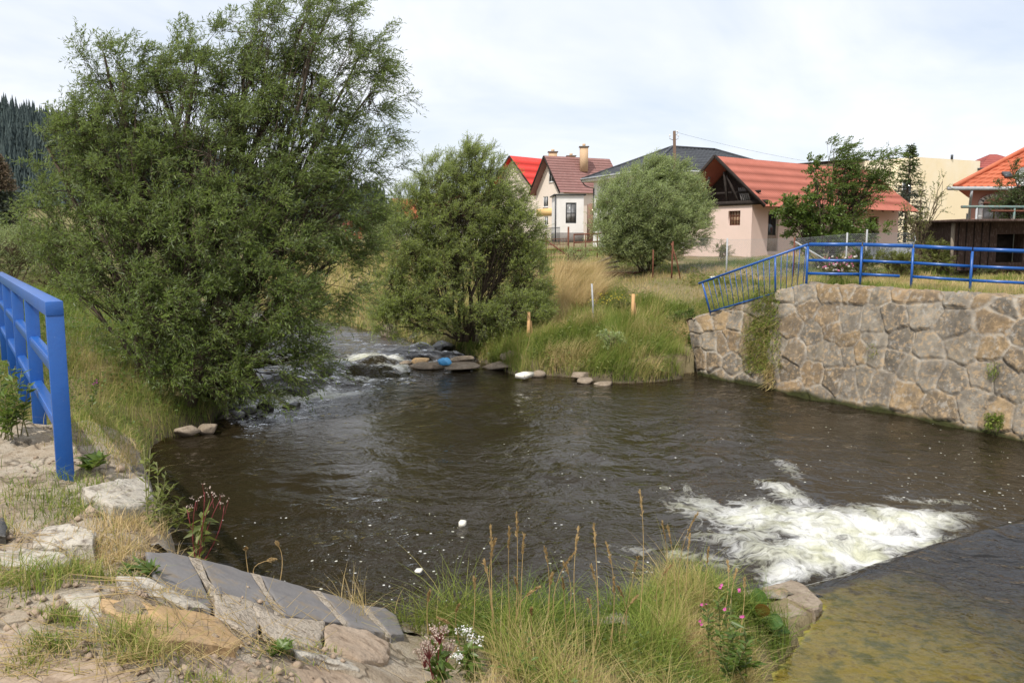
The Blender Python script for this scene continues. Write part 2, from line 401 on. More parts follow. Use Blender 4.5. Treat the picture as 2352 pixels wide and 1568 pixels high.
for b in [(1620, 1165, .75, .8, .62), (1740, 1190, .9, 1.0, .95), (1880, 1215, 1.0, 1.1, 1.1), (1990, 1225, 1.0, .9, 1.15), (2090, 1195, .9, .6, .95, .5), (1900, 1275, 1.0, .75, 1.15),
          (1800, 1270, .9, .6, .85, .4), (1710, 1235, .8, .5, .7), (2010, 1180, .8, .5, .6), (1790, 1125, .35, 1.0, .7, .2), (1810, 1075, .25, 1.4, .42), (1560, 1125, .5, .35, .4), (2180, 1185, .6, .35, .55, .5),
          (1600, 1055, 1.2, .35, .22), (2140, 1150, .9, .22, .5, -.35), (1560, 1275, 1.1, .2, .55, -.35), (1680, 1300, .7, .2, .5, -.3), (1840, 1310, .8, .35, .8, .5)]: blob(*b)
# white water of the riffle, on its lower edge
rn = fbm(WX * .9, WY * .9, 4, 77)
for b in [(640, 925, .9, .40, .95, .9), (700, 905, 1.1, .50, 1.0, .7), (770, 905, 1.0, .40, .85, .3), (620, 950, .5, .5, .5), (740, 930, .8, .35, .42, .2), (860, 835, 1.1, .6, 1.05, .3), (800, 842, .7, .7, .7), (905, 848, .8, .45, .7), (830, 870, .9, .5, .5), (690, 870, .8, .5, .55), (1290, 865, .4, .2, .28), (960, 845, .6, .3, .3),
          (560, 940, .6, .3, .5)]: blob(*b)
base_f = .95 * sstep(6.35, 5.75, ws) * sstep(6.2, 6.8, wtt) * sstep(11.6, 9.6, wtt + .8 * (fbm(WX * 1.5, WY * 1.5, 3, 79) - .5))
foam = np.clip(np.maximum(foam, base_f) * (.72 + .6 * rn), 0, 1.2)
fleck = np.zeros_like(WX)
for (px, py, r, a) in [(1010, 1255, 1.5, .5), (960, 1330, 1.2, .45), (900, 1230, 1.1, .18), (1110, 1290, 1.0, .5), (1300, 1330, 1.4, .3), (2200, 1110, 2.2, .55), (2050, 1060, 2.4, .3), (2320, 1100, 2.0, .5), (1800, 1060, 1.6, .35), (1500, 1090, 2.0, .15), (700, 1180, 1.5, .1), (1900, 1000, 3, .08)]:
    c = atz(px, py, ZW); fleck = np.maximum(fleck, a * np.exp(-((WX - c[0]) ** 2 + (WY - c[1]) ** 2) / r ** 2))
lum = fbm(WX * 1.4 - WY * .5, WY * 1.4, 3, 55)
fleck = fleck * sstep(.34, .58, lum) * 1.5
patch = .35 + 1.5 * sstep(.40, .62, fbm(WX * .32 + 5, WY * .25, 3, 37))
wave = ((fbm(WX * .9 + WY * .3, WY * 1.3, 3, 31) - .5) * .085 + (fbm(WX * 3.1, WY * 3.4, 3, 33) - .5) * .034) * patch
rif = np.exp(-(WE / 1.6) ** 2) * (WX < 1.5) * (WY > 17) * (WY < 32)
wave = wave * (1 + 2.2 * rif) + rif * (fbm(WX * 2.4, WY * 2.4, 3, 35) - .5) * .30
boil = np.clip(foam, 0, 1) * (WY < 16)
wave = wave + boil * ((fbm(WX * 1.3, WY * 1.3, 3, 61) - .4) * .38 + (fbm(WX * 4.5, WY * 4.5, 4, 63) - .5) * .20)
TZ = terrain(WX, WY)
depth = np.clip(1 - np.exp(-(WZ - TZ).clip(0) * 5.0), 0, 1)
V = np.stack([WX.ravel(), WY.ravel(), (WZ + wave).ravel()], -1)
fq = gridfaces(nu, nv)
keep = ((TZ.ravel()[fq].min(1) < V[fq, 2].min(1) + .35) & (ws.ravel()[fq].max(1) > np.where(wtt.ravel()[fq].max(1) > 6.2, 5.0, 4.2)))
fq = fq[keep]; used = np.unique(fq); mp = np.zeros(len(V), np.int64); mp[used] = np.arange(len(used))
raw('river_water', V[used], mp[fq], mw, None, True, {'foam': foam.ravel()[used], 'fleck': fleck.ravel()[used], 'depth': depth.ravel()[used]}, kind='structure')
# ------------------------------------------------------------------ weir sill, its algae and the thin sheet running over it
ms, nt, out = newmat('algae_concrete')
v = coord(nt); vv = coord(nt, (1, 1, 1), (0, 0, radians(-30)))
vst = N(nt, 'ShaderNodeMapping', {'Vector': vv, 'Scale': (1.0, .45, 1)}).outputs[0]
base = ramp(nt, noise(nt, v, 1.6, 7, .65), [(.3, (.030, .028, .024)), (.52, (.065, .056, .042)), (.72, (.13, .098, .065))])
alg = ramp(nt, noise(nt, v, 5, 7, .7), [(.3, (.07, .06, .025)), (.46, (.29, .255, .055)), (.58, (.13, .14, .035)), (.72, (.06, .08, .02))])
near = attr(nt, 'alg')
fa = ramp(nt, M2(nt, 'ADD', M2(nt, 'MULTIPLY', noise(nt, vst, 1.5, 8, .68, .4), .75), M2(nt, 'SUBTRACT', M2(nt, 'MULTIPLY', near, .62), .25)), [(.45, 0.), (.53, 1.)])
col = mixc(nt, fa, base, alg)
nt.links.new(pbsdf(nt, col, .7, bump(nt, noise(nt, v, 12, 6, .65), .6, .03), .3), out)
na, nb_ = 260, 150
tt = np.linspace(3.0, 16.95, na); ss = np.linspace(-9, 4.9, nb_)
TT, SS = np.meshgrid(tt, ss)
X, Y = -.5 * SS + .866 * TT, .866 * SS + .5 * TT
Z = -3.31 + .04 * (fbm(X * 1.3, Y * 1.3, 4, 13) - .5) + .012 * sstep(9.5, 4.5, TT)
algk = np.clip(sstep(9.5, 4.8, TT - .25 * (SS - 3)) * .8 + .35 * sstep(5.2, 4.6, SS) * sstep(10, 6, TT), 0, 1)
Zf = np.array([-.005, -.03, -.10, -.5, -1.6]) ; rows = [np.stack([X.ravel(), Y.ravel(), Z.ravel()], -1)]
for k, dz in enumerate(Zf):
    rows.append(np.stack([X[-1] + AX[0] * (.10, .20, .30, .40, .42)[k], Y[-1] + AX[1] * (.10, .20, .30, .40, .42)[k], Z[-1] + dz], -1))
V = np.concatenate(rows); al = np.concatenate([algk.ravel()] + [algk[-1] * .5 + .2] * 5)
raw('weir', V, gridfaces(na, nb_ + 5), ms, None, True, {'alg': al},
    label='concrete weir sill stained with yellow green algae under thin running water', cat='weir')
mw2 = watermat('sheet_water', (.011, .011, .0115), (.80, .74, .58), .085)
na, nb_ = 300, 240
tt = np.linspace(3.0, 16.95, na); ss = np.concatenate([np.linspace(-9, 1, 40), np.linspace(1.05, 5.2, 160), np.linspace(5.24, 5.85, 40)])
TT, SS = np.meshgrid(tt, ss)
prof = np.where(SS < 5.0, 0, -.9 * ((SS - 5.0) / .75) ** 2 * (1 - .12 * (SS - 5)))
edge = .06 * (fbm(TT * .7, TT * 0, 3, 4) - .5)
SS2 = SS + np.where(SS > 4, edge * 2, 0)
X, Y = -.5 * SS2 + .866 * TT, .866 * SS2 + .5 * TT
rip = ((fbm(X * 2.2 + Y, Y * 1.6, 3, 91) - .5) * .036 + (fbm(X * 6, Y * 5, 2, 93) - .5) * .016) * (.35 + .65 * sstep(4.5, 8.5, TT))
dep = sstep(5.2, 9.0, TT - .25 * (SS - 3) + 1.6 * (fbm(X * .8, Y * .8, 3, 15) - .5))
Z = -3.268 + .035 * sstep(5, 9, TT) + rip + prof
Z = np.maximum(Z, -4.2)
fo2 = sstep(5.30, 5.7, SS) * .5 + .18 * sstep(5.12, 5.3, SS) * sstep(8.5, 10.5, TT)
okf = inside(X.ravel(), Y.ravel(), np.concatenate([SILL[:7], [st(-9, 16.99), st(7, 16.99), st(7, 6.3)]]))
fq = gridfaces(na, nb_); fq = fq[okf[fq].all(1)]
V = np.stack([X.ravel(), Y.ravel(), Z.ravel()], -1)
used = np.unique(fq); mp = np.zeros(len(V), np.int64); mp[used] = np.arange(len(used))
raw('weir_water', V[used], mp[fq], mw2, None, True, {'foam': fo2.ravel()[used], 'fleck': np.zeros(len(used)), 'depth': (.02 + dep * .90).ravel()[used]}, kind='structure')
# ------------------------------------------------------------------ rubble masonry
mstone, nt, out = newmat('rubble_stone')
v = coord(nt)
ca = attr(nt, 'col', 'Color')
n1 = noise(nt, v, 2.6, 8, .68); n2 = noise(nt, v, 9, 8, .7); n3 = noise(nt, v, 34, 5, .65)
col = mixc(nt, ramp(nt, n1, [(.44, 0.), (.60, .9)]), ca, mixc(nt, .62, ca, (.10, .088, .075)))
col = mixc(nt, ramp(nt, n2, [(.51, 0.), (.60, .7)]), col, (.38, .27, .155))
col = mixc(nt, ramp(nt, noise(nt, v, 5.5, 8, .75), [(.53, 0.), (.66, .8)]), col, (.34, .32, .285))
col = mixc(nt, ramp(nt, n3, [(.62, 0.), (.72, .7)]), col, (.07, .06, .05))
stn = noise(nt, coord(nt, (1, 1, .45)), .9, 7, .7)
col = mixc(nt, ramp(nt, stn, [(.50, 0.), (.66, .6)]), col, (.10, .085, .068))
wet = attr(nt, 'wet')
col = mixc(nt, wet, col, mixc(nt, n2, (.012, .011, .007), (.05, .055, .012)))
hh = M2(nt, 'ADD', n2, M2(nt, 'MULTIPLY', n3, .5))
nt.links.new(pbsdf(nt, col, .88, bump(nt, hh, .8, .035), .2), out)
def masonry(name, B, T, cell, res, mat, seed, capw=.55, cap_in=None, parent=None, zwet=ZW, **kw):
    """B, T: polylines (n,3) of the foot and the top of the wall; a rubble face with jutting stones and a coping that runs inwards"""
    rg = np.random.default_rng(seed)
    B = np.asarray(B, float); T = np.asarray(T, float)
    L = np.concatenate([[0], np.cumsum(np.linalg.norm(np.diff((B + T) / 2, axis=0), axis=1))])
    na = int(L[-1] / res); a = np.linspace(0, L[-1], na)
    Bi = np.stack([np.interp(a, L, B[:, k]) for k in range(3)], -1); Ti = np.stack([np.interp(a, L, T[:, k]) for k in range(3)], -1)
    sl = np.linalg.norm(Ti - Bi, axis=1); H = sl.max(); nb = int(H / res)
    b = np.linspace(0, 1, nb)
    P = Bi[None] + (Ti - Bi)[None] * b[:, None, None]
    A2 = np.repeat(a[None], nb, 0); B2 = b[:, None] * sl[None]
    # coping rows
    nc = max(3, int(capw / res / 1.5)); inn = np.asarray(cap_in, float)
    C = Ti[None] + inn * (np.linspace(0, capw, nc + 1)[1:, None, None]) + np.array([0, 0, .03])
    P = np.concatenate([P, C]); A2 = np.concatenate([A2, np.repeat(a[None], nc, 0)])
    B2 = np.concatenate([B2, sl[None] + np.linspace(0, capw, nc + 1)[1:, None]])
    # warped coordinates and jittered cells
    wa = A2 + .16 * (fbm(A2 * 2.2, B2 * 2.2, 3, seed) - .5); wb = B2 + .16 * (fbm(A2 * 2.2 + 9, B2 * 2.2 + 4, 3, seed + 3) - .5)
    sites = []; r = 0; y = -.2
    while y < H + capw + .5:
        ch = cell * rg.uniform(.62, 1.12); x = -.5 + rg.uniform(0, cell)
        while x < L[-1] + .6:
            cw = cell * rg.choice([.55, .85, 1.2, 1.6], p=[.36, .34, .2, .1]); sites.append((x + cw / 2, y + rg.uniform(-.34, .34) * ch)); x += cw
        y += ch
    sites = np.array(sites); ns = len(sites)
    q = np.stack([wa.ravel(), wb.ravel()], -1)
    d1 = np.full(len(q), 9.); d2 = np.full(len(q), 9.); i1 = np.zeros(len(q), int); i2 = np.zeros(len(q), int)
    for k in range(ns):
        d = np.hypot((q[:, 0] - sites[k, 0]), (q[:, 1] - sites[k, 1]) * 1.08)
        c = d < d1; e = (~c) & (d < d2)
        i2 = np.where(c, i1, np.where(e, k, i2)); d2 = np.where(c, d1, np.where(e, d, d2)); d1 = np.where(c, d, d1); i1 = np.where(c, k, i1)
    sep = np.hypot(*(sites[i1] - sites[i2]).T) + 1e-6
    edge = (d2 ** 2 - d1 ** 2) / (2 * sep)           # distance to the joint
    edge = edge + .035 * (fbm(q[:, 0] * 9, q[:, 1] * 9, 3, seed + 8) - .5)
    jw = .011 + .05 * vnoise(q[:, 0] * 1.1, q[:, 1] * 1.1, seed + 5) ** 2 + .02 * rg.uniform(0, 1, ns)[i1]
    st_ = sstep(jw * .4, jw * 1.3, edge)
    jut = rg.uniform(.004, .045, ns)[i1]; tx = rg.normal(0, .05, ns)[i1]; ty = rg.normal(0, .05, ns)[i1]
    rel = q - sites[i1]
    hgt = st_ * (jut + .010 * sstep(0, .06, edge) + rel[:, 0] * tx + rel[:, 1] * ty + .075 * (fbm(q[:, 0] * 4.5, q[:, 1] * 4.5, 5, seed + 2) - .5)) + .012 * (fbm(q[:, 0] * 14, q[:, 1] * 14, 3, seed + 1) - .5)
    hgt = hgt - .05 * (1 - st_) * (vnoise(q[:, 0] * 1.7, q[:, 1] * 1.7, seed + 6) > .70)
    du = np.gradient(P, axis=1); dv = np.gradient(P, axis=0); nn = unit(np.cross(du, dv))
    nn[nb:] = [0, 0, 1]
    if (nn[nb // 2, na // 2] @ inn) > 0: nn[:nb] *= -1
    V = P.reshape(-1, 3) + nn.reshape(-1, 3) * hgt[:, None]
    pal = np.array([(.215, .20, .18), (.27, .255, .23), (.32, .24, .145), (.23, .175, .115), (.17, .14, .105), (.29, .27, .235), (.15, .142, .13), (.28, .205, .125), (.24, .23, .21)])
    cs = np.array([1.06, .98, .86]) * (pal[rg.integers(0, len(pal), ns)] * .85 + np.array([.22, .20, .17]) * .15) * rg.uniform(.68, 1.08, (ns, 1))
    mort = np.array((.34, .30, .245)) * (.55 + .9 * fbm(q[:, 0] * 2, q[:, 1] * 2, 4, seed + 12))[:, None]
    col = cs[i1] * st_[:, None] + mort * (1 - st_)[:, None]
    wetv = sstep(.17, .04, V[:, 2] - zwet - .10 * (fbm(q[:, 0] * 1.8, q[:, 0] * 0, 3, seed) - .5) * 2) + .0
    return raw(name, V, gridfaces(na, nb + nc), mat, parent, True, {'col': col, 'wet': wetv}, **kw)
def P3(s, t, z): p = st(s, t); return (p[0], p[1], z)
wall_s = np.array([-6, 0, 5, 9.6, 12, 14, 15.3, 16.4, 17.6, 18.6, 19.05])
wall_bt = np.array([16.8, 16.8, 16.8, 16.8, 16.8, 16.8, 16.8, 16.8, 16.8, 16.8, 16.95])
wall_bs = np.array([-6, 0, 5, 9.4, 11.7, 13.6, 14.8, 15.8, 16.9, 17.75, 18.1])
wall_z = np.array([-1.3, -1.3, -1.3, -1.27, -1.26, -1.24, -1.22, -1.55, -1.98, -2.3, -2.47])
wall_tt = np.array([17.9, 17.9, 17.9, 17.9, 17.9, 17.9, 17.85, 17.7, 17.5, 17.25, 17.2])
masonry('stone_wall', [P3(a, b, -4.45) for a, b in zip(wall_bs, wall_bt)], [P3(a, b, z) for a, b, z in zip(wall_s, wall_tt, wall_z)],
        .70, .030, mstone, 3, .55, (BX[0], BX[1], 0), label='high rubble stone retaining wall of grey and tan stones along the right bank', cat='wall')
# end of the wall, turned back into the bank
we = masonry('wall_end', [P3(18.06, 16.92, -4.45), P3(18.35, 17.4, -4.45), P3(18.6, 18.6, -4.3)], [P3(19.03, 17.17, -2.46), P3(19.2, 17.5, -2.48), P3(19.2, 18.6, -2.45)],
        .55, .04, mstone, 8, .3, (-AX[0], -AX[1], 0), parent=bpy.data.objects['stone_wall'])
# ------------------------------------------------------------------ stones and slabs of the near bank
def onbank(pts, lift=.03):
    """points of the near bank (falling with t only) under the given pixels"""
    pts = np.asarray(pts, float); z = np.full(len(pts), -1.6)
    for _ in range(60):
        p = atz(pts[:, 0], pts[:, 1], z); t = ST(p[:, 0], p[:, 1])[1]; z = .5 * z + .5 * (np.interp(t, *GT) + lift)
    return atz(pts[:, 0], pts[:, 1], z)
def r5(pts): return [(.4297 * a, 1010.6 + .4297 * b) for a, b in pts]
def r7(pts): return [(1378 + .414 * a, 964.7 + .414 * b) for a, b in pts]
def slab(name, outline, thick, mat, parent=None, rough=.012, dome=.0, seed=0, **kw):
    O = np.asarray(outline, float); c = O.mean(0); m = 72
    L = np.concatenate([[0], np.cumsum(np.linalg.norm(np.diff(np.vstack([O, O[:1]]), axis=0), axis=1))]); Oc = np.vstack([O, O[:1]])
    a = np.linspace(0, L[-1], m, endpoint=False)
    B = np.stack([np.interp(a, L, Oc[:, k]) for k in range(3)], -1)
    size = L[-1] / 4
    jag = 1 + .05 * (fbm(B[:, 0] * 7 + seed, B[:, 1] * 7, 3, seed) - .5) + .06 * (fbm(B[:, 0] * 20, B[:, 1] * 20, 2, seed + 1) - .5)
    B[:, :2] = c[:2] + (B[:, :2] - c[:2]) * jag[:, None]
    rows = []
    for f, dz in [(.02, 0), (.2, 0), (.4, 0), (.58, 0), (.74, 0), (.86, 0), (.94, -.001), (.985, -.005), (1.0, -.018), (1.005, -thick * .5), (1.0, -thick)]:
        p = c + (B - c) * f; p[:, 2] += dz + dome * (1 - f * f)
        w = 1 if dz > -.016 else .5
        p[:, 2] += w * rough * 3 * (fbm(p[:, 0] * 4 + seed, p[:, 1] * 4, 4, seed) - .5) + w * rough * 1.2 * (fbm(p[:, 0] * 16, p[:, 1] * 16, 3, seed + 3) - .5)
        if dz <= -.016: p[:, :2] += (.04 * (fbm(B[:, 0] * 15 + dz * 40, B[:, 1] * 15, 3, seed + 4) - .5))[:, None] * unit(B - c)[:, :2]
        rows.append(p)
    V = np.concatenate(rows); n = len(rows)
    i = np.arange(n - 1)[:, None] * m; j = np.arange(m)[None]; k = (j + 1) % m
    q = np.stack([i + j, i + k, i + m + k, i + m + j], -1).reshape(-1, 4)[:, ::-1]
    o = raw(name, V, [q, np.arange(m)[None]], mat, parent, True, **kw)
    sm = np.ones(len(o.data.polygons), bool); sm[7 * m:] = False; o.data.polygons.foreach_set('use_smooth', sm); return o
def boulder(name, c, size, mat, seed=0, flat=.0, parent=None, sub=4, **kw):
    rg = np.random.default_rng(seed)
    bm = bmesh.new(); bmesh.ops.create_icosphere(bm, subdivisions=sub, radius=1)
    V = np.array([v.co[:] for v in bm.verts]); Fc = np.array([[v.index for v in f.verts] for f in bm.faces]); bm.free()
    for _ in range(11):
        n = unit(rg.normal(size=3)); d = rg.uniform(.55, .9); e = V @ n - d
        V = V - np.clip(e, 0, None)[:, None] * n * .92
    V = V * (1 + .16 * (fbm(V[:, 0] * 2 + seed, V[:, 1] * 2 + V[:, 2], 4, seed) - .5) + .05 * (fbm(V[:, 0] * 7 + V[:, 2] * 3, V[:, 1] * 7, 3, seed) - .5))[:, None]
    a = rg.uniform(0, 2 * pi); V = V * np.asarray(size); ca, sa = cos(a * .15), sin(a * .15)
    V = np.stack([V[:, 0] * ca - V[:, 1] * sa, V[:, 0] * sa + V[:, 1] * ca, V[:, 2]], -1) + np.asarray(c)
    return raw(name, V, Fc, mat, parent, True, **kw)
m_slab = simple('grey_slab_stone', (.14, .132, .130), (.20, .188, .18), 3, .8, .5, .012, .3, c3=(.20, .165, .125))
m_tan = simple('tan_sandstone', (.34, .225, .115), (.43, .30, .17), 3.5, .9, .6, .02, .15, c3=(.25, .19, .13))
m_pale = simple('pale_lichen_stone', (.36, .32, .26), (.50, .46, .39), 5, .9, .8, .03, .15, c3=(.17, .14, .11))
m_mortar = simple('crumbled_mortar', (.36, .30, .235), (.48, .42, .34), 9, .95, .9, .03, .1, c3=(.22, .18, .13))
m_brown = simple('brown_ground_stone', (.29, .215, .15), (.39, .31, .235), 3.2, .92, .7, .025, .12, c3=(.20, .145, .10))
m_wetrock = simple('wet_dark_rock', (.018, .017, .014), (.05, .045, .036), 5, .35, .6, .02, .5)
m_shore = simple('shore_stone', (.20, .155, .11), (.31, .255, .195), 5, .85, .7, .03, .2, c3=(.17, .13, .095))
ab = thing('slab_wall', 'row of smooth dark grey stone slabs capping the abutment beside the pool', 'stone slabs', onbank(r5([(1400, 800)]))[0])
SL = [[(780, 588), (900, 590), (1010, 612), (1140, 880), (1125, 905), (1050, 868), (905, 795), (815, 732)],
      [(1065, 628), (1200, 660), (1340, 706), (1465, 900), (1470, 930), (1390, 915), (1180, 850)],
      [(1385, 712), (1520, 745), (1665, 795), (1830, 972), (1760, 968), (1520, 930)],
      [(1705, 800), (1810, 828), (1915, 872), (2060, 1025), (2010, 1020), (1860, 978)],
      [(1950, 878), (2060, 895), (2120, 935), (2160, 1035), (2085, 1035)]]
for i, o in enumerate(SL): slab('slab', onbank(r5(o), .045), .22, m_slab, ab, .004, .0, 20 + i)
MO = [[(1000, 612), (1070, 628), (1110, 740), (1190, 850), (1150, 905), (1120, 820)], [(1335, 706), (1390, 712), (1420, 790), (1530, 932), (1465, 930), (1440, 860)],
      [(1660, 796), (1710, 802), (1760, 860), (1865, 980), (1825, 972), (1740, 880)], [(1912, 872), (1955, 880), (2010, 950), (2090, 1035), (2055, 1028), (1980, 955)]]
for i, o in enumerate(MO): slab('mortar_joint', onbank(r5(o), .040), .15, m_mortar, ab, .008, .0, 40 + i)
ROCKS = [('ledge_stone', [(430, 255), (560, 222), (760, 186), (805, 240), (812, 300), (740, 352), (600, 338), (530, 312)], .10, .20, m_pale, 'white lichen crusted stone at the corner of the ledge below the blue railing'),
         ('ledge_stone', [(172, 520), (240, 455), (380, 438), (505, 470), (500, 555), (330, 548), (180, 565)], .07, .15, m_pale, 'grey lichen stone with brown moss in the dry grass at left'),
         ('flat_stone', [(-60, 590), (120, 558), (330, 588), (385, 640), (250, 692), (-60, 650)], .05, .12, m_pale, 'flat pale stone at the left edge below the mossy lichen stone'),
         ('flat_stone', [(540, 832), (760, 850), (1000, 900), (1170, 945), (1305, 1075), (1250, 1112), (1050, 1078), (850, 1075), (740, 1060), (690, 960), (550, 890)], .10, .20, m_tan, 'large tan sandstone slab with a broken dark front edge'),
         ('flat_stone', [(325, 832), (530, 820), (552, 900), (548, 995), (440, 970)], .06, .12, m_pale, 'small grey slab touching the left end of the tan slab'),
         ('flat_stone', [(-60, 1060), (150, 978), (330, 988), (480, 1080), (690, 1172), (735, 1300), (300, 1330), (-60, 1330)], .04, .14, m_brown, 'broad brown flat stone in the bottom left corner'),
         ('flat_stone', [(770, 1120), (1100, 1145), (1290, 1095), (1480, 1180), (1560, 1330), (960, 1330), (800, 1230)], .04, .14, m_brown, 'broad brown flat stone in front of the tan slab at the bottom edge'),
         ('mortar_lump', [(1142, 812), (1230, 852), (1340, 880), (1410, 935), (1350, 1035), (1230, 975), (1150, 930)], .11, .16, m_mortar, 'rough pale mortar lump between the grey slabs and the tan slab'),
         ('mortar_lump', [(1345, 880), (1500, 938), (1740, 965), (1730, 1010), (1700, 1105), (1540, 1090), (1400, 1010)], .10, .16, m_mortar, 'long rough mortar strip below the third grey slab'),
         ('flat_stone', [(1722, 1000), (1780, 975), (1960, 1020), (2085, 1080), (2060, 1160), (1940, 1182), (1740, 1105)], .08, .14, m_brown, 'flat grey brown stone below the last grey slab beside the grass'),
         ('mortar_lump', [(1560, 1112), (1700, 1112), (1940, 1190), (1925, 1218), (1700, 1160), (1590, 1150)], .09, .12, m_pale, 'narrow white crumbling stone rim near the grass at the bottom'),
         ('flat_stone', [(1500, 1185), (1750, 1185), (1960, 1245), (2010, 1330), (1570, 1330)], .03, .12, m_brown, 'reddish brown flat stone at the bottom beside the grassy mound'),
         ('ledge_stone', [(622, 718), (800, 735), (900, 800), (1080, 870), (1132, 912), (1000, 888), (860, 838), (690, 806)], .10, .16, m_pale, 'long pale stone edging the first grey slab'),
         ('ledge_stone', [(-40, 440), (20, 415), (42, 470), (30, 515), (-40, 510)], .12, .2, m_wetrock, 'small dark stone cut by the left edge of the photo')]
for i, (nm, o, lift, th, mt, lb) in enumerate(ROCKS): slab(nm, onbank(r5(o), lift * .62), th, mt, None, .011, .006, 60 + i, label=lb, cat='stone', group='stones of the near bank')
def atzs(pts, z): return atz(np.array([p[0] for p in pts]), np.array([p[1] for p in pts]), z)
slab('sill_stone', atzs(r7([(740, 960), (880, 925), (1150, 1065), (1050, 1098), (960, 1085), (850, 1040)]), -3.185), .3, m_shore, None, .010, .0, 81,
     label='pale flat stone at the weir corner beside the dock plant', cat='stone', group='stones at the weir corner')
slab('sill_stone', atzs(r7([(905, 925), (1060, 878), (1135, 908), (1235, 1000), (1195, 1052), (1010, 975)]), -3.175), .3, m_shore, None, .010, .0, 82,
     label='pale flat stone at the weir corner touching the white water', cat='stone', group='stones at the weir corner')
slab('sill_stone', atzs(r7([(800, 1180), (930, 1160), (1050, 1120), (1065, 1150), (1000, 1210), (850, 1225)]), -3.2), .3, m_wetrock, None, .02, .03, 83,
     label='wet mossy stone under the dock plant at the water edge', cat='stone', group='stones at the weir corner')
# stones in and beside the riffle: (px, py, z, size, flat, material, label)
RK = [(745, 862, -3.98, (.62, .45, .34), m_wetrock, 'black wet boulder under the willow with water spilling past it'),
      (660, 900, -3.99, (.95, .4, .24), m_wetrock, 'long dark boulder in the white water of the riffle'),
      (612, 934, -4.0, (.28, .22, .22), m_wetrock, 'small round black rock at the left end of the riffle'),
      (672, 931, -4.02, (.34, .2, .12), m_wetrock, 'low black rock in front of the riffle'),
      (560, 945, -4.02, (.5, .3, .22), m_wetrock, 'dark rock against the left bank below the willow'),
      (525, 955, -4.02, (.5, .35, .16), m_wetrock, 'low wet rock at the foot of the left bank'),
      (800, 812, -3.78, (.3, .2, .1), m_wetrock, 'small dark rock in the stream above the riffle'),
      (478, 980, -3.92, (.3, .2, .14), m_shore, 'small brown stone at the water edge below the left grass'),
      (430, 985, -3.88, (.34, .22, .16), m_shore, 'grey stone at the water edge under the left grass tuft'),
      (930, 831, -3.86, (.30, .22, .10), m_shore, 'reddish flat stone at the left end of the stone spit'),
      (968, 826, -3.80, (.40, .3, .14), m_tan, 'orange brown stone on the spit left of the blue bag'),
      (985, 836, -3.86, (.72, .45, .14), m_shore, 'flat brown stone in front of the blue bag'),
      (1055, 838, -3.86, (.85, .55, .14), m_shore, 'flat grey stone right of the blue bag'),
      (1062, 822, -3.76, (.5, .35, .15), m_shore, 'pinkish stone behind the blue bag'),
      (1165, 836, -3.86, (1.15, .75, .18), m_shore, 'largest pale flat stone on the shore of the spit'),
      (1215, 828, -3.7, (.5, .35, .22), m_shore, 'tilted grey stone above the largest shore stone'),
      (1175, 815, -3.6, (.45, .4, .30), m_shore, 'grey block in the grass behind the shore stones'),
      (1195, 846, -3.9, (.35, .22, .14), m_shore, 'small tan stone beside the white foam block'),
      (1235, 856, -3.9, (.3, .25, .14), m_shore, 'small grey stone right of the white foam block'),
      (1335, 858, -3.85, (.42, .3, .16), m_shore, 'flat stone at the left foot of the grassy bank'),
      (1345, 872, -3.93, (.38, .25, .14), m_shore, 'grey wedge stone at the water below the grassy bank'),
      (1388, 878, -3.96, (.42, .26, .10), m_shore, 'tan flat stone at the water edge below the grassy bank'),
      (1110, 780, -3.5, (.6, .5, .4), m_shore, 'dark rock half hidden behind the grass right of the young willow'),
      (1015, 800, -3.85, (.6, .5, .36), m_wetrock, 'dark rock under the young willow at the water'),
      (960, 778, -3.75, (.55, .45, .34), m_wetrock, 'shaded rock at the left foot of the young willow'),
      (890, 762, -3.6, (.5, .4, .4), m_shore, 'grey stone on the far bank left of the young willow'),
      (1270, 850, -3.9, (.3, .2, .12), m_shore, 'stone between the foam block and the grassy bank')]
for i, (px, py, z, sz, mt, lb) in enumerate(RK):
    boulder('river_stone', atz(px, py, z) - np.array([0, 0, .04 if mt is not m_wetrock else .02]), np.array(sz) * [.86, 1, .9], mt, 100 + i, label=lb, cat='stone', group='stones along the riffle and the shore', sub=3 if max(sz) < .5 else 4)
# little masonry face of the near ledge, towards the pool
masonry('ledge_wall', [P3(4.6, .85, -4.4), P3(5.5, .85, -4.4), P3(7.2, .95, -4.4)], [P3(4.48, .54, -1.64), P3(5.5, .54, -1.62), P3(7.1, .6, -1.70)],
        .55, .035, mstone, 31, .10, (-BX[0], -BX[1], 0), label='short rubble stone wall under the ledge of the left bank', cat='wall')
masonry('abutment_wall', [P3(4.68, .7, -4.4), P3(4.66, 1.9, -4.4), P3(4.62, 3.2, -4.4), P3(5.2, 4.7, -4.4), P3(5.32, 6.2, -4.4)], [P3(4.48, .5, -1.68), P3(4.48, 1.9, -2.38), P3(4.42, 3.2, -2.62), P3(5.02, 4.7, -3.0), P3(5.12, 6.2, -3.34)],
        .5, .04, mstone, 33, .2, (-AX[0], -AX[1], 0), label='rubble stone face below the grey slabs towards the pool', cat='wall')
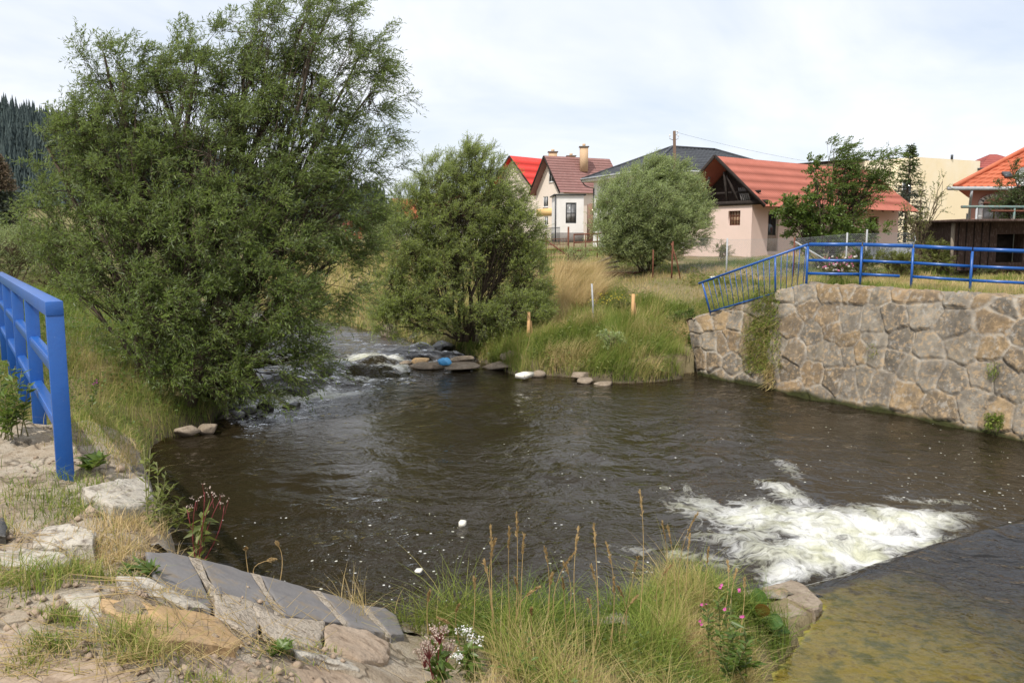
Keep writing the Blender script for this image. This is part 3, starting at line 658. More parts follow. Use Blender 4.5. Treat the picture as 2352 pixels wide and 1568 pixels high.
# ------------------------------------------------------------------ litter
m_foamblock = simple('white_foam', (.72, .68, .58), (.82, .79, .70), 12, .7, .3, .01)
m_bluebag = simple('blue_plastic', (.06, .30, .62), (.12, .42, .75), 8, .35, .4, .02, .5)
def lump(name, c, size, mat, seed, **kw):
    rg = np.random.default_rng(seed); bm = bmesh.new(); bmesh.ops.create_cube(bm, size=2)
    bmesh.ops.bevel(bm, geom=bm.edges[:], offset=.22, segments=2, affect='EDGES'); bmesh.ops.triangulate(bm, faces=bm.faces[:])
    V = np.array([v.co[:] for v in bm.verts]); Fc = np.array([[v.index for v in f.verts] for f in bm.faces]); bm.free()
    V = V * (1 + .12 * rg.normal(size=(len(V), 1)) * .5); a = rg.uniform(0, 1.5)
    V = V * np.asarray(size); V = np.stack([V[:, 0] * cos(a) - V[:, 1] * sin(a), V[:, 0] * sin(a) + V[:, 1] * cos(a), V[:, 2]], -1) + c
    return raw(name, V, Fc, mat, None, False, **kw)
lump('foam_block', atz(1205, 861, -3.86), (.30, .17, .07), m_foamblock, 2, label='yellowish white foam block lying on the shore stones', cat='foam block')
lump('foam_block', atz(1062, 1202, -3.97), (.05, .045, .045), m_foamblock, 3, label='small white foam cube floating in the middle of the pool', cat='foam block')
lump('foam_scrap', atz(962, 1309, -3.98), (.055, .04, .012), m_foamblock, 4, label='flat white scrap floating near the grey slabs', cat='litter')
bagc = atz(1021, 831, -3.70)
bm = bmesh.new(); bmesh.ops.create_icosphere(bm, subdivisions=3, radius=1)
V = np.array([v.co[:] for v in bm.verts]); Fc = np.array([[v.index for v in f.verts] for f in bm.faces]); bm.free()
V = V * (1 + .5 * (fbm(V[:, 0] * 2.4 + V[:, 2], V[:, 1] * 2.4, 4, 5) - .5))[:, None] * [.20, .14, .13]; V[:, 2] = np.maximum(V[:, 2], -.09)
raw('plastic_bag', V + bagc, Fc, m_bluebag, None, False, label='crumpled bright blue plastic bag on the stone spit', cat='bag')
# ------------------------------------------------------------------ railings
mb_, nt, out = newmat('blue_paint')
v = coord(nt)
n1 = noise(nt, v, 14, 5, .6); n2 = noise(nt, v, 90, 3, .5)
col = mixc(nt, n1, (.011, .075, .30), (.017, .108, .39))
col = mixc(nt, ramp(nt, noise(nt, v, 40, 5, .7), [(.68, 0.), (.72, .6)]), col, (.20, .27, .42))
col = mixc(nt, ramp(nt, noise(nt, v, 17, 7, .75), [(.67, 0.), (.71, .8)]), col, (.075, .045, .035))
col = mixc(nt, ramp(nt, noise(nt, v, 2.2, 5, .65), [(.45, 0.), (.75, .4)]), col, (.03, .075, .20))
nt.links.new(pbsdf(nt, col, .33, bump(nt, M2(nt, 'ADD', n2, n1), .35, .004), .5), out)
rd = np.array([-.556, .831, 0.]); rs = np.array([.831, .556, 0.])
near0 = np.array([-2.87, 5.17, -1.52])
rl = thing('blue_railing', 'near blue steel railing with square posts on the stone ledge at left', 'railing', near0)
def chan(w, d, t):      # a channel section: web at the front, two flanges behind it
    return [(-w / 2, 0), (w / 2, 0), (w / 2, d), (w / 2 - t, d), (w / 2 - t, t), (-w / 2 + t, t), (-w / 2 + t, d), (-w / 2, d)]
HT = 1.13
for k in range(5):
    p = near0 + rd * 1.98 * k + [0, 0, -.02 * k]
    MB().prism(p + [0, 0, -.12], p + [0, 0, HT - .085], chan(.10, .055, .008), up=rd).build('post', mb_, rl, bevel=.003)
def rail3(z0, z1, prof, name, a=.0, e=8.2):
    b = MB(); b.prism(near0 + rd * a + [0, 0, z0], near0 + rd * e + [0, 0, z1 - .08], prof); b.build(name, mb_, rl, bevel=.003)
rail3(HT - .04, HT - .04, [(-.05, -.045), (.05, -.045), (.05, .045), (-.05, .045)], 'top_rail', -.003)
for z in (.74, .37): rail3(z, z, [(-.035, -.008), (.035, -.008), (.035, 0), (-.027, 0), (-.027, -.07), (-.035, -.07)][::-1], 'rail', .058)
# right bank: P1..P4 from the photograph, continued out of the frame
rp = [np.array(p) for p in [(7.93, 22.2, -1.24), (9.16, 21.7, -1.24), (10.26, 21.2, -1.28), (11.47, 20.65, -1.35), (12.75, 20.1, -1.4), (14.0, 19.55, -1.42)]]
rr = thing('blue_railing', 'blue steel railing with three horizontal rails on top of the right stone wall', 'railing', rp[0])
for p in rp:
    MB().prism(p + [0, 0, -.15], p + [0, 0, 1.06], chan(.11, .055, .008), up=(-.91, .41, 0)).build('post', mb_, rr)
for z0, pr, nm in ((1.11, [(-.045, -.045), (.045, -.045), (.045, .045), (-.045, .045)], 'top_rail'), (.72, [(-.035, -.07), (.035, -.07), (.035, 0), (-.035, 0)], 'rail'), (.37, [(-.035, -.07), (.035, -.07), (.035, 0), (-.035, 0)], 'rail')):
    for a, b in zip(rp[:-1], rp[1:]):
        e0, e1 = (0, 1)
        if nm == 'rail' and z0 < .5 and b is rp[2]: e1 = .78          # the gap in the lowest rail
        d = b - a
        MB().prism(a + d * (e0 + .012) + [0, 0.05, z0], a + d * (e1 - .012) + [0, 0.05, z0], pr).build(nm, mb_, rr)
tp0 = rp[0] + [-.03, 0, 1.11]; tp1 = atd(1605, 651, 24.55); bp1 = atd(1631, 716, 24.45); bp0 = rp[0] + [-.10, .05, .03]
sr = thing('sloping_railing', 'sloping blue tube railing with thin balusters on the falling end of the wall', 'railing', bp0)
MB().tube([tp0, tp1], .032, 10).build('top_rail', mb_, sr, True)
MB().tube([bp0, bp1], .022, 8).build('bottom_rail', mb_, sr, True)
tq = tp0 + (tp1 - tp0) * .965
for k in range(19):
    f = k / 18; a = bp0 + (bp1 - bp0) * f; e = tp0 + (tq - tp0) * (f * .985 + .015)
    post = k in (5, 18)
    MB().tube([a - (e - a) * (.12 if post else 0), e], .028 if post else .010, 8 if post else 5).build('post' if post else 'baluster', mb_, sr, True)
# ------------------------------------------------------------------ stakes and fence
m_newwood = simple('new_timber', (.50, .29, .13), (.60, .37, .18), 9, .7, .3, .01, .2, (1, 1, .12))
m_oldwood = simple('weathered_timber', (.20, .16, .12), (.32, .27, .21), 8, .85, .4, .01, .15, (1, 1, .15))
m_rust = simple('rusty_iron', (.10, .038, .022), (.19, .075, .045), 12, .8, .4, .006, .25)
m_galv = simple('galvanised_steel', (.30, .31, .32), (.44, .45, .46), 14, .5, .2, .004, .4)
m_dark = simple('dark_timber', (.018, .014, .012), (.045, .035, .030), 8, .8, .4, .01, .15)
def gz(x, y): return float(terrain(np.array([x]), np.array([y]))[0])
def hitD(px, D): r = atd(px, 600, D); return np.array([r[0], r[1], gz(r[0], r[1])])
for px, D, lb in ((1213, 26.6, 'pair of new timber stakes driven into the bank beside the young willow'), (1454, 27.3, 'pair of new timber stakes on the bank nearer the stone wall')):
    b = hitD(px, D); t = thing('timber_stakes', lb, 'stakes', b, 'timber marker stakes')
    MB().bar(b + [0, 0, -.3], b + [.03, 0, 1.02], .10, .06, (0, 1, 0)).build('stake', m_newwood, t)
    MB().bar(b + [.17, .10, -.3], b + [.08, .10, .72], .09, .05, (0, 1, 0)).build('stake', m_newwood, t)
def post(px, D, h, r, mat, name, lb, lean=(0, 0), cat='post', group=None):
    b = hitD(px, D); p = [b + [0, 0, -.4], b + [lean[0] * .5, lean[1] * .5, h * .5], b + [lean[0], lean[1], h]]
    return MB().tube(p, r, 8).build(name, mat, None, True, label=lb, cat=cat, group=group)
post(1366, 27.6, 1.35, .03, m_galv, 'steel_post', 'thin grey metal post standing in the bank grass between the timber stakes', (-.09, 0))
post(1543, 33.5, 1.5, .035, m_rust, 'rusty_post', 'rusty fence post in the dry grass right of the round willow bush', (.03, 0), group='rusty posts')
post(1569, 33.2, 1.45, .025, m_rust, 'rusty_brace', 'rusty leaning brace beside the rusty fence post', (-.45, .2), group='rusty posts')
post(1500, 33.8, 1.2, .03, m_rust, 'rusty_post', 'rusty fence post hidden in the foot of the round willow bush', (0, 0), group='rusty posts')
fpx = [(1560, 35.0), (1669, 33.6), (1823, 33.0), (1943, 33.4), (1988, 34.2), (2099, 32.6), (2120, 33.6)]
fp = [hitD(a, d) for a, d in fpx]
cf = thing('wire_fence', 'chain link fence on thin grey posts in front of the pink shed', 'fence', fp[1])
FH = 1.5
main = [fp[0], fp[1], fp[2], fp[3], fp[5]]
for k, p in enumerate(fp):
    if k == 0: continue
    MB().tube([p + [0, 0, -.3], p + [0, 0, FH + .06]], .036, 7).build('post', m_galv if k != 2 else m_rust, cf, True)
for dx in (1.25, -.0):
    if dx: MB().tube([fp[2] + [0, 0, FH * .93], fp[2] + [dx * 1.9, -.4, -.05]], .03, 6).build('brace', m_galv, cf, True)
MB().tube([fp[2] + [0.1, 0.05, FH * .93], fp[2] + [2.1, .3, -.05]], .025, 6).build('brace', m_oldwood, cf, True)
wm = MB()
for a, b in zip(main[:-1], main[1:]):
    Ls = np.linalg.norm((b - a)[:2]); st_ = .075; n = int((Ls + FH) / st_)
    k = np.arange(n) * st_
    for sgn in (1, -1):
        u0 = k - FH if sgn > 0 else k; u1 = k if sgn > 0 else k - FH
        z0 = np.zeros(n); z1 = np.full(n, FH)
        f0 = np.clip(u0, 0, Ls); f1 = np.clip(u1, 0, Ls); s0 = np.where(u1 != u0, (f0 - u0) / (u1 - u0), 0); s1 = np.where(u1 != u0, (f1 - u0) / (u1 - u0), 1)
        A = a[None] + (b - a)[None] * (f0 / Ls)[:, None]; B_ = a[None] + (b - a)[None] * (f1 / Ls)[:, None]
        A[:, 2] += s0 * FH; B_[:, 2] += s1 * FH
        ok = np.abs(s1 - s0) > .02
        sticks(wm, A[ok], B_[ok], .0025, .0025)
    for h in (.03, FH * .5, FH): sticks(wm, (a + [0, 0, h])[None], (b + [0, 0, h])[None], .004, .004)
wm.build('wire_mesh', m_galv, cf)
# rusty gate and low rails left of the round bush
g0 = hitD(1254, 44); g1 = hitD(1305, 43.4)
gt = thing('rusty_gate', 'rusty wire field gate with a diagonal bar beside the round willow bush', 'gate', g0)
MB().bar(g0, g0 + [0, 0, 1.6], .07, .07, (0, 1, 0)).build('post', m_rust, gt); MB().bar(g1, g1 + [0, 0, 1.9], .09, .09, (0, 1, 0)).build('post', m_rust, gt)
b = MB()
for h in (.25, .5, .75, 1.0, 1.3): b.bar(g0 + [0, 0, h], g1 + [0, 0, h], .025, .025)
for f in np.linspace(.1, .9, 7): b.bar(g0 + (g1 - g0) * f + [0, 0, .25], g0 + (g1 - g0) * f + [0, 0, 1.3], .018, .018, (0, 1, 0))
b.build('wire_panel', m_rust, gt); MB().bar(g0 + [0, 0, 1.25], g1 + [0, 0, .4], .07, .06).build('diagonal_bar', m_rust, gt)
h0 = hitD(1318, 47); h1 = hitD(1400, 46)
rb = thing('red_rail_fence', 'dark red low rail fence in front of the brick wall', 'fence', h0)
for f in (0, .33, .66, 1): MB().bar(h0 + (h1 - h0) * f, h0 + (h1 - h0) * f + [0, 0, 1.45], .06, .06, (0, 1, 0)).build('post', m_rust, rb)
for h in (.5, .95, 1.4): MB().bar(h0 + [0, 0, h], h1 + [0, 0, h], .05, .08).build('rail', m_rust, rb)
# weathered boards stacked under the bush
for i, (px, D, z, w, lb) in enumerate([(1375, 37, .25, 1.5, 'lowest grey board of the stack under the round bush'), (1385, 37, .42, 1.3, 'middle grey board of the stack under the round bush'), (1378, 37, .58, 1.1, 'topmost pale board of the stack under the round bush')]):
    c = hitD(px, D) + [0, 0, z]
    MB().bar(c + [-w * .6, .1 * i, -.05 - .1 * i], c + [w * .6, .25, .12 + .06 * i], .45, .07).build('board', m_oldwood, None, label=lb, cat='board', group='boards stacked under the bush')
c = hitD(1400, 36)
MB().bar(c + [-1.2, 0, .1], c + [2.0, .3, .12], .5, .2).build('rusty_beam', m_rust, None, label='rust brown beam lying along the foot of the round willow bush', cat='beam')
c = hitD(1645, 33.0)
lump('white_slab', c + [0, 0, .08], (.34, .2, .06), m_foamblock, 12, label='white slab lying in the meadow before the wire fence', cat='slab')
# ------------------------------------------------------------------ buildings
UP = np.array([0, 0, 1.])
def v3(x, y, z=0): return np.array([x, y, z], float)
def facade(mb, o, d, L, H, holes=(), depth=.18, apex=None):
    """a wall with real openings; o lower left corner seen from outside, d unit direction to the right"""
    o = np.asarray(o, float); d = np.asarray(d, float); inn = np.cross(UP, d); holes = [h for h in holes if h[3] <= H]
    xs = sorted({0, L} | {h[0] for h in holes} | {h[1] for h in holes}); zs = sorted({0, H} | {h[2] for h in holes} | {h[3] for h in holes})
    for x0, x1 in zip(xs[:-1], xs[1:]):
        for z0, z1 in zip(zs[:-1], zs[1:]):
            cx, cz = (x0 + x1) / 2, (z0 + z1) / 2
            if any(h[0] < cx < h[1] and h[2] < cz < h[3] for h in holes): continue
            mb.add([o + d * x0 + UP * z0, o + d * x1 + UP * z0, o + d * x1 + UP * z1, o + d * x0 + UP * z1], np.array([[0, 1, 2, 3]]))
    for x0, x1, z0, z1 in holes:
        c = [o + d * a + UP * b for a, b in ((x0, z0), (x1, z0), (x1, z1), (x0, z1))]; e = [p + inn * depth for p in c]
        mb.add(c + e, np.array([[0, 1, 5, 4], [1, 2, 6, 5], [2, 3, 7, 6], [3, 0, 4, 7]]))
    if apex is not None:
        mb.add([o + UP * H, o + d * L + UP * H, o + d * L / 2 + UP * apex], np.array([[0, 1, 2]]))
def window(root, o, d, h, depth, fm, pm, nx=2, nz=1, fw=.06, sill=None, name='window', backing=None):
    o = np.asarray(o, float); d = np.asarray(d, float); inn = np.cross(UP, d); x0, x1, z0, z1 = h
    q = o + inn * (depth - .05)
    b = MB()
    def br(xa, xb, za, zb): b.box(q + d * (xa + xb) / 2 + UP * (za + zb) / 2, d * (xb - xa) / 2, inn * .03, UP * (zb - za) / 2)
    br(x0, x0 + fw, z0, z1); br(x1 - fw, x1, z0, z1); br(x0 + fw, x1 - fw, z0, z0 + fw); br(x0 + fw, x1 - fw, z1 - fw, z1)
    for k in range(1, nx): xm = x0 + (x1 - x0) * k / nx; br(xm - fw * .4, xm + fw * .4, z0 + fw, z1 - fw)
    for k in range(1, nz): zm = z0 + (z1 - z0) * k / nz; br(x0 + fw, x1 - fw, zm - fw * .35, zm + fw * .35)
    f = b.build(name, fm, root)
    MB().box(q + inn * .02 + d * (x0 + x1) / 2 + UP * (z0 + z1) / 2, d * ((x1 - x0) / 2 - fw * .5), inn * .006, UP * ((z1 - z0) / 2 - fw * .5)).build('pane', pm, f)
    if sill is not None: MB().box(o - inn * .04 + d * (x0 + x1) / 2 + UP * (z0 - .03), d * ((x1 - x0) / 2 + .06), inn * .06, UP * .025).build('sill', sill, f)
    return f
def roofpatch(mb, e0, e1, r0, r1, rows, pitch, amp, step, res=None, thick=.05, sub=3):
    e0, e1, r0, r1 = (np.asarray(a, float) for a in (e0, e1, r0, r1))
    L = np.linalg.norm(e1 - e0); ed = (e1 - e0) / L; res = res or pitch / 6
    nu = max(8, int(L / res)); u = np.linspace(0, 1, nu)
    nrm = unit(np.cross(e1 - e0, r0 - e0)); nrm = nrm if nrm[2] > 0 else -nrm
    f = []; lift = []
    for r in range(rows):
        for k in range(sub): f.append((r + k / (sub - 1) * .999) / rows); lift.append(step * (1 - k / (sub - 1)))
    f = np.array(f); lift = np.array(lift)
    E = e0 + (e1 - e0) * u[:, None]; Q = r0 + (r1 - r0) * u[:, None]
    P = E[None] + (Q - E)[None] * f[:, None, None]
    X = (P - e0) @ ed
    w = amp * np.cos(X * 2 * pi / pitch) if amp else np.zeros_like(X)
    rs = np.random.default_rng(4); rt = np.repeat(rs.uniform(0, 1, (rows, 1)), sub, 0); ct = rs.uniform(0, 1, 4000)[(np.floor(X / max(pitch * 5, .9)).astype(int) * 31 + np.repeat(np.arange(rows), sub)[:, None] * 7) % 4000]
    V = P + nrm * (w + lift[:, None])[..., None]
    mb.quadpatch(V.reshape(-1, 3), nu, len(f), (.1 * rt + .9 * ct).ravel())
    mb.add([e0 - nrm * thick, e1 - nrm * thick, r1 - nrm * thick, r0 - nrm * thick], np.array([[0, 1, 2, 3]]))
    for a, b in ((e0, e1), (e1, r1), (r1, r0), (r0, e0)):
        mb.add([a - nrm * thick, b - nrm * thick, b + nrm * (step * .5 + amp * .3), a + nrm * (step * .5 + amp * .3)], np.array([[0, 1, 2, 3]]))
def tintmat(name, ca, cb, scale=5, rough=.7, stain=None, b=.3, spec=.25):
    m, nt, out = newmat(name); v = coord(nt)
    col = mixc(nt, attr(nt, 'tint'), ca, cb)
    n1 = noise(nt, v, scale * .3, 6, .7); n2 = noise(nt, v, scale * 4, 4, .6)
    col = mixc(nt, .5, col, mixc(nt, n1, (.2, .2, .2), (.8, .8, .8)), 'OVERLAY')
    if stain is not None: col = mixc(nt, ramp(nt, noise(nt, v, scale, 8, .75), [(.52, 0.), (.72, .7)]), col, stain)
    nt.links.new(pbsdf(nt, col, rough, bump(nt, n2, b, .006), spec), out); return m
def plaster(name, c, dirt, scale=.8, rough=.9):
    m, nt, out = newmat(name); v = coord(nt); vs = coord(nt, (1, 1, .35))
    col = mixc(nt, ramp(nt, noise(nt, v, scale, 7, .65), [(.42, 0.), (.75, .8)]), c, dirt)
    col = mixc(nt, ramp(nt, noise(nt, vs, scale * 3, 6, .7), [(.55, 0.), (.8, .35)]), col, [x * .72 for x in c])
    nt.links.new(pbsdf(nt, col, rough, bump(nt, noise(nt, v, 40, 4), .3, .006), .15), out); return m
def glassmat(name, c=(.02, .024, .028)):
    m, nt, out = newmat(name); v = coord(nt)
    col = mixc(nt, ramp(nt, noise(nt, v, .9, 3), [(.45, 0.), (.6, 1.)]), c, [x * 2.2 + .02 for x in c])
    nt.links.new(pbsdf(nt, col, .05, None, .6), out); return m
m_glass = glassmat('window_glass'); m_curt = glassmat('curtained_glass', (.16, .16, .16))
m_white = plaster('white_plaster', (.78, .76, .73), (.68, .66, .62)); m_pink = plaster('pink_plaster', (.70, .54, .47), (.62, .49, .42), .7)
m_cream = plaster('cream_plaster', (.86, .73, .50), (.90, .84, .72), .28); m_peach = plaster('peach_plaster', (.74, .64, .55), (.70, .62, .52))
m_rose = plaster('rose_plaster', (.50, .26, .20), (.46, .25, .20)); m_yel = plaster('yellow_plaster', (.74, .50, .22), (.7, .48, .22))
m_wfr = simple('white_frame', (.75, .75, .74), (.80, .80, .79), 10, .4, .05); m_gfr = simple('grey_frame', (.05, .055, .06), (.07, .075, .08), 10, .4, .05)
m_brick = simple('brown_brick', (.20, .11, .08), (.27, .16, .12), 8, .9, .5, .01); m_chim = simple('chimney_brick', (.50, .34, .20), (.60, .42, .27), 9, .9, .4, .01)
m_plinth = simple('grey_plinth', (.17, .155, .145), (.24, .22, .20), 5, .9, .3)
m_asb = tintmat('red_sheet_roof', (.385, .130, .092), (.395, .135, .096), 2.5, .8, (.36, .11, .07)); m_tile = tintmat('orange_tile_roof', (.44, .115, .055), (.53, .155, .078), 6, .55, (.36, .09, .045))
m_slate = tintmat('dark_tile_roof', (.040, .044, .050), (.062, .067, .075), 4, .5); m_redr = tintmat('red_metal_roof', (.70, .05, .036), (.72, .056, .040), 2, .45)
m_brr = tintmat('brown_shingle_roof', (.26, .135, .12), (.29, .155, .14), 3, .85, (.38, .25, .23)); m_mar = tintmat('maroon_roof', (.26, .065, .055), (.32, .085, .07), 4, .7)
m_dsh = simple('dark_shed_board', (.050, .032, .026), (.085, .055, .045), 7, .85, .4, .01, .15, (1, 1, .3), c3=(.15, .11, .095))
def trim(root, name, mat, p0, p1, w, h, up=UP): return MB().bar(p0, p1, w, h, up).build(name, mat, root)
def gutter(root, p0, p1, r=.07): return MB().tube([p0, p1], r, 8).build('gutter', m_galv, root, True)
# --- pink shed with the open gable and the red sheet roof
L = v3(.827, .562); Wd = v3(-.562, .827); C = v3(12.06, 42, -.9); wl, ww, wh = 13.0, 4.6, 2.67
A = thing('pink_shed', 'long pink plastered shed with a red corrugated roof and open dark gable', 'shed', C)
b = MB(); hl = [(1.25, 2.1, .28, 2.33), (4.1, 4.9, 1.0, 2.2), (7.4, 8.2, 1.0, 2.2), (10.0, 11.0, 1.15, 2.2)]; hg = [(ww - 1.52, ww - .74, 1.62, 2.36)]
facade(b, C, L, wl, wh, hl, .2); facade(b, C + Wd * ww, -Wd, ww, wh, hg, .28); facade(b, C + L * wl, Wd, ww, wh); facade(b, C + L * wl + Wd * ww, -L, wl, wh)
b.add([C + UP * wh, C + L * wl + UP * wh, C + L * wl + Wd * ww + UP * wh, C + Wd * ww + UP * wh], np.array([[0, 1, 2, 3]]))
b.build('wall', m_pink, A)
eo = 1.02; ez = 1.62; rz = 4.30; f0 = -.28
e0 = C + L * f0 - Wd * eo; e0[2] = ez; e1 = C + L * (wl + .35) - Wd * eo; e1[2] = ez; r0 = C + L * f0 + Wd * ww / 2; r0[2] = rz; r1 = C + L * (wl + .35) + Wd * ww / 2; r1[2] = rz - .1
k0 = e0 + Wd * (ww + 2 * eo); k1 = e1 + Wd * (ww + 2 * eo)
b = MB(); roofpatch(b, e0, e1, r0, r1, 6, .177, .010, .006, .03, .03); roofpatch(b, k1, k0, r1, r0, 6, .177, .010, .006, .06, .03); b.build('roof', m_asb, A)
b = MB(); b.bar(r0 - L * .02, e0 - L * .02, .05, .16); b.bar(r0 - L * .02, k0 - L * .02, .05, .16); b.build('bargeboard', m_dark, A)
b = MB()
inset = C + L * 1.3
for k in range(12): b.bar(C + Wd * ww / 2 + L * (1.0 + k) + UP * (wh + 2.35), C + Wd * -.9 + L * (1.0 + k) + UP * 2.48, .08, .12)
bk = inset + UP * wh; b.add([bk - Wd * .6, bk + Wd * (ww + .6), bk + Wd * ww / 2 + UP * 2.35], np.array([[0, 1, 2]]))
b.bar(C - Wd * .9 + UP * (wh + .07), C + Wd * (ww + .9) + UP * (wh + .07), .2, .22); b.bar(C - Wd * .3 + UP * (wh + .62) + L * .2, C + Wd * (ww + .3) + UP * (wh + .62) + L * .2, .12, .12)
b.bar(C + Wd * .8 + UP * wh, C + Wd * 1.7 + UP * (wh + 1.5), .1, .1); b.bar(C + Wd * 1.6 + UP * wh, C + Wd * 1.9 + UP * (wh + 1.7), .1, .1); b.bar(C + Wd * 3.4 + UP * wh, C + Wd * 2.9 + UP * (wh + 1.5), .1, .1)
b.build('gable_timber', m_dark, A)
b = MB()
for k in range(5): b.bar(C + Wd * (.25 + .13 * k) + L * .1 + UP * (wh + .2), C + Wd * (.6 + .13 * k) + L * .25 + UP * (wh + .85), .05, .09)
b.build('stored_board', m_newwood if False else m_plinth, A)
dr = window(A, C, L, (1.25, 2.1, .28, 2.33), .14, simple('worn_door', (.40, .32, .26), (.50, .42, .34), 5, .8), m_glass, 1, 1, .11, name='door')
MB().box(C + L * 1.675 + v3(-.0, 0, 0) + np.cross(UP, L) * .075 + UP * .72, L * .33, np.cross(UP, L) * .02, UP * .40).build('door_panel', simple('door_wood', (.24, .17, .12), (.32, .25, .19), 8, .85), dr)
for h in hl[1:]: window(A, C, L, h, .18, m_rust, m_glass, 2, 2, .05)
window(A, C + Wd * ww, -Wd, hg[0], .2, m_rust, simple('firewood_behind_pane', (.26, .16, .09), (.46, .33, .22), 16, .8), 4, 3, .03)
gp = MB(); gp.box(C + Wd * (ww / 2) - L * .02 + UP * .12, Wd * ww / 2, L * .03, UP * .12)
# --- white house with the dark hip roof
C = v3(9.35, 58, -.6); fd = v3(.923, .385); ld = v3(-.385, .923); fl, ll = 14.0, 9.8; H = 5.45
B_ = thing('white_house', 'large white house with a dark grey hipped tile roof', 'house', C)
b = MB(); hf = [(1.5, 2.7, 3.5, 4.9), (5.5, 7.0, 3.5, 4.9), (9.5, 11, 3.5, 4.9), (1.5, 3, .9, 2.3)]; hL = [(2.2, 3.4, 3.4, 4.8), (6.3, 7.3, 3.4, 4.8), (4.5, 6, .9, 2.3)]
Cw = C + fd * .7 + ld * .7
facade(b, Cw, fd, fl - 1.4, H, hf); facade(b, Cw + ld * (ll - 1.4), -ld, ll - 1.4, H, hL); facade(b, Cw + fd * (fl - 1.4), ld, ll - 1.4, H); b.build('wall', m_white, B_)
for h in hf: window(B_, Cw, fd, h, .12, m_gfr, m_glass, 2, 1, .07)
for h in hL: window(B_, Cw + ld * (ll - 1.4), -ld, h, .12, m_gfr, m_glass, 2, 1, .07)
ze = H - .1; E = [C + UP * ze, C + fd * fl + UP * ze, C + fd * fl + ld * ll + UP * ze, C + ld * ll + UP * ze]
R0 = C + fd * 5.2 + ld * ll / 2 + UP * (ze + 2.25); R1 = C + fd * 9.1 + ld * ll / 2 + UP * (ze + 2.2)
b = MB(); roofpatch(b, E[0], E[1], R0, R1, 14, .35, .018, .035, .09); roofpatch(b, E[3], E[0], R0, R0, 14, .35, .018, .035, .09); roofpatch(b, E[1], E[2], R1, R1, 14, .35, .018, .035, .12); roofpatch(b, E[2], E[3], R1, R0, 6, .35, 0, .035, .4)
b.build('roof', m_slate, B_)
b = MB()
for a, c in ((E[0], R0), (R0, R1), (R1, E[1]), (R0, E[3])): b.tube([a + UP * .05, c + UP * .05], .09, 6)
b.build('ridge_cap', m_slate, B_, True)
b = MB()
for i in range(4): b.bar(E[i] - UP * .12, E[(i + 1) % 4] - UP * .12, .05, .2)
b.add([e - UP * .2 for e in E], np.array([[0, 1, 2, 3]])); b.build('soffit', m_wfr, B_)
gutter(B_, E[0] - fd * .02 - ld * .1, E[1] - ld * .1, .07); gutter(B_, E[0] - fd * .1, E[3] - fd * .1, .07)
MB().tube([E[3] - UP * .05 - fd * .08, E[3] + fd * .3 - UP * .5, Cw + ld * (ll - 1.5) - fd * .06 + UP * 4.6, Cw + ld * (ll - 1.5) - fd * .06], .05, 6).build('downpipe', m_gfr, B_, True)
sm = C + fd * 12.5 + ld * 3 + UP * (ze + .4); b = MB()
for (a, c_) in ((sm + fd * -2.4, sm + fd * 2.4),):
    ap = sm + UP * 1.15 + ld * 1.5
    b.add([a - ld * 1.9, c_ - ld * 1.9, c_ + ld * 3, a + ld * 3, ap - fd * .4, ap + fd * .4], [np.array([[0, 1, 5, 4], [2, 3, 4, 5]]), np.array([[3, 0, 4], [1, 2, 5]])])
b.build('side_roof', m_slate, B_)
def chimney(root, c, h, w, mat):
    q = MB().box(np.asarray(c) + UP * h / 2, v3(w / 2, 0), v3(0, w / 2), UP * h / 2).build('chimney', mat, root)
    MB().box(np.asarray(c) + UP * (h + .04), v3(w * .62, 0), v3(0, w * .62), UP * .05).build('cap', m_plinth, q)
    MB().tube([np.asarray(c) + UP * (h + .09), np.asarray(c) + UP * (h + .4)], w * .2, 8).build('pot', mat, q, True)
def gablehouse(name, label, C, ld, wd, wl, ww, wh, apex, ov, oe, wallm, roofm, holes, sideholes=(), rows=8, pitch=.4, amp=.0, step=.02, fm=m_wfr, eavedrop=.45):
    t = thing(name, label, 'house', C); b = MB()
    facade(b, C, ld, wl, wh, sideholes); facade(b, C + wd * ww, -wd, ww, wh, holes, .15, apex); facade(b, C + ld * wl, wd, ww, wh, (), .1, apex); facade(b, C + ld * wl + wd * ww, -ld, wl, wh); b.build('wall', wallm, t)
    sl = (apex - wh) / (ww / 2); e0 = C - ld * ov - wd * oe + UP * (wh - oe * sl + .12); e1 = C + ld * (wl + ov) - wd * oe + UP * (wh - oe * sl + .12)
    r0 = C - ld * ov + wd * ww / 2 + UP * (apex + .12); r1 = C + ld * (wl + ov) + wd * ww / 2 + UP * (apex + .12); k0 = e0 + wd * (ww + 2 * oe); k1 = e1 + wd * (ww + 2 * oe)
    b = MB(); roofpatch(b, e0, e1, r0, r1, rows, pitch, amp, step); roofpatch(b, k1, k0, r1, r0, rows, pitch, amp, step); b.build('roof', roofm, t)
    b = MB(); b.bar(r0 - UP * .08, e0 - UP * .08, .08, .22); b.bar(r0 - UP * .08, k0 - UP * .08, .08, .22)
    b.add([r0 - UP * .06, k0 - UP * .06, k0 + ld * ov - UP * .06, r0 + ld * ov - UP * .06], np.array([[0, 1, 2, 3]])); b.build('bargeboard', m_dark, t)
    for h in holes: window(t, C + wd * ww, -wd, h, .12 if h[3] < wh else -.0, fm, m_glass, 2, 1, .09, m_wfr)
    for h in sideholes: window(t, C, ld, h, .12, fm, m_glass, 2, 1, .09, m_wfr)
    return t, r0, r1, e0
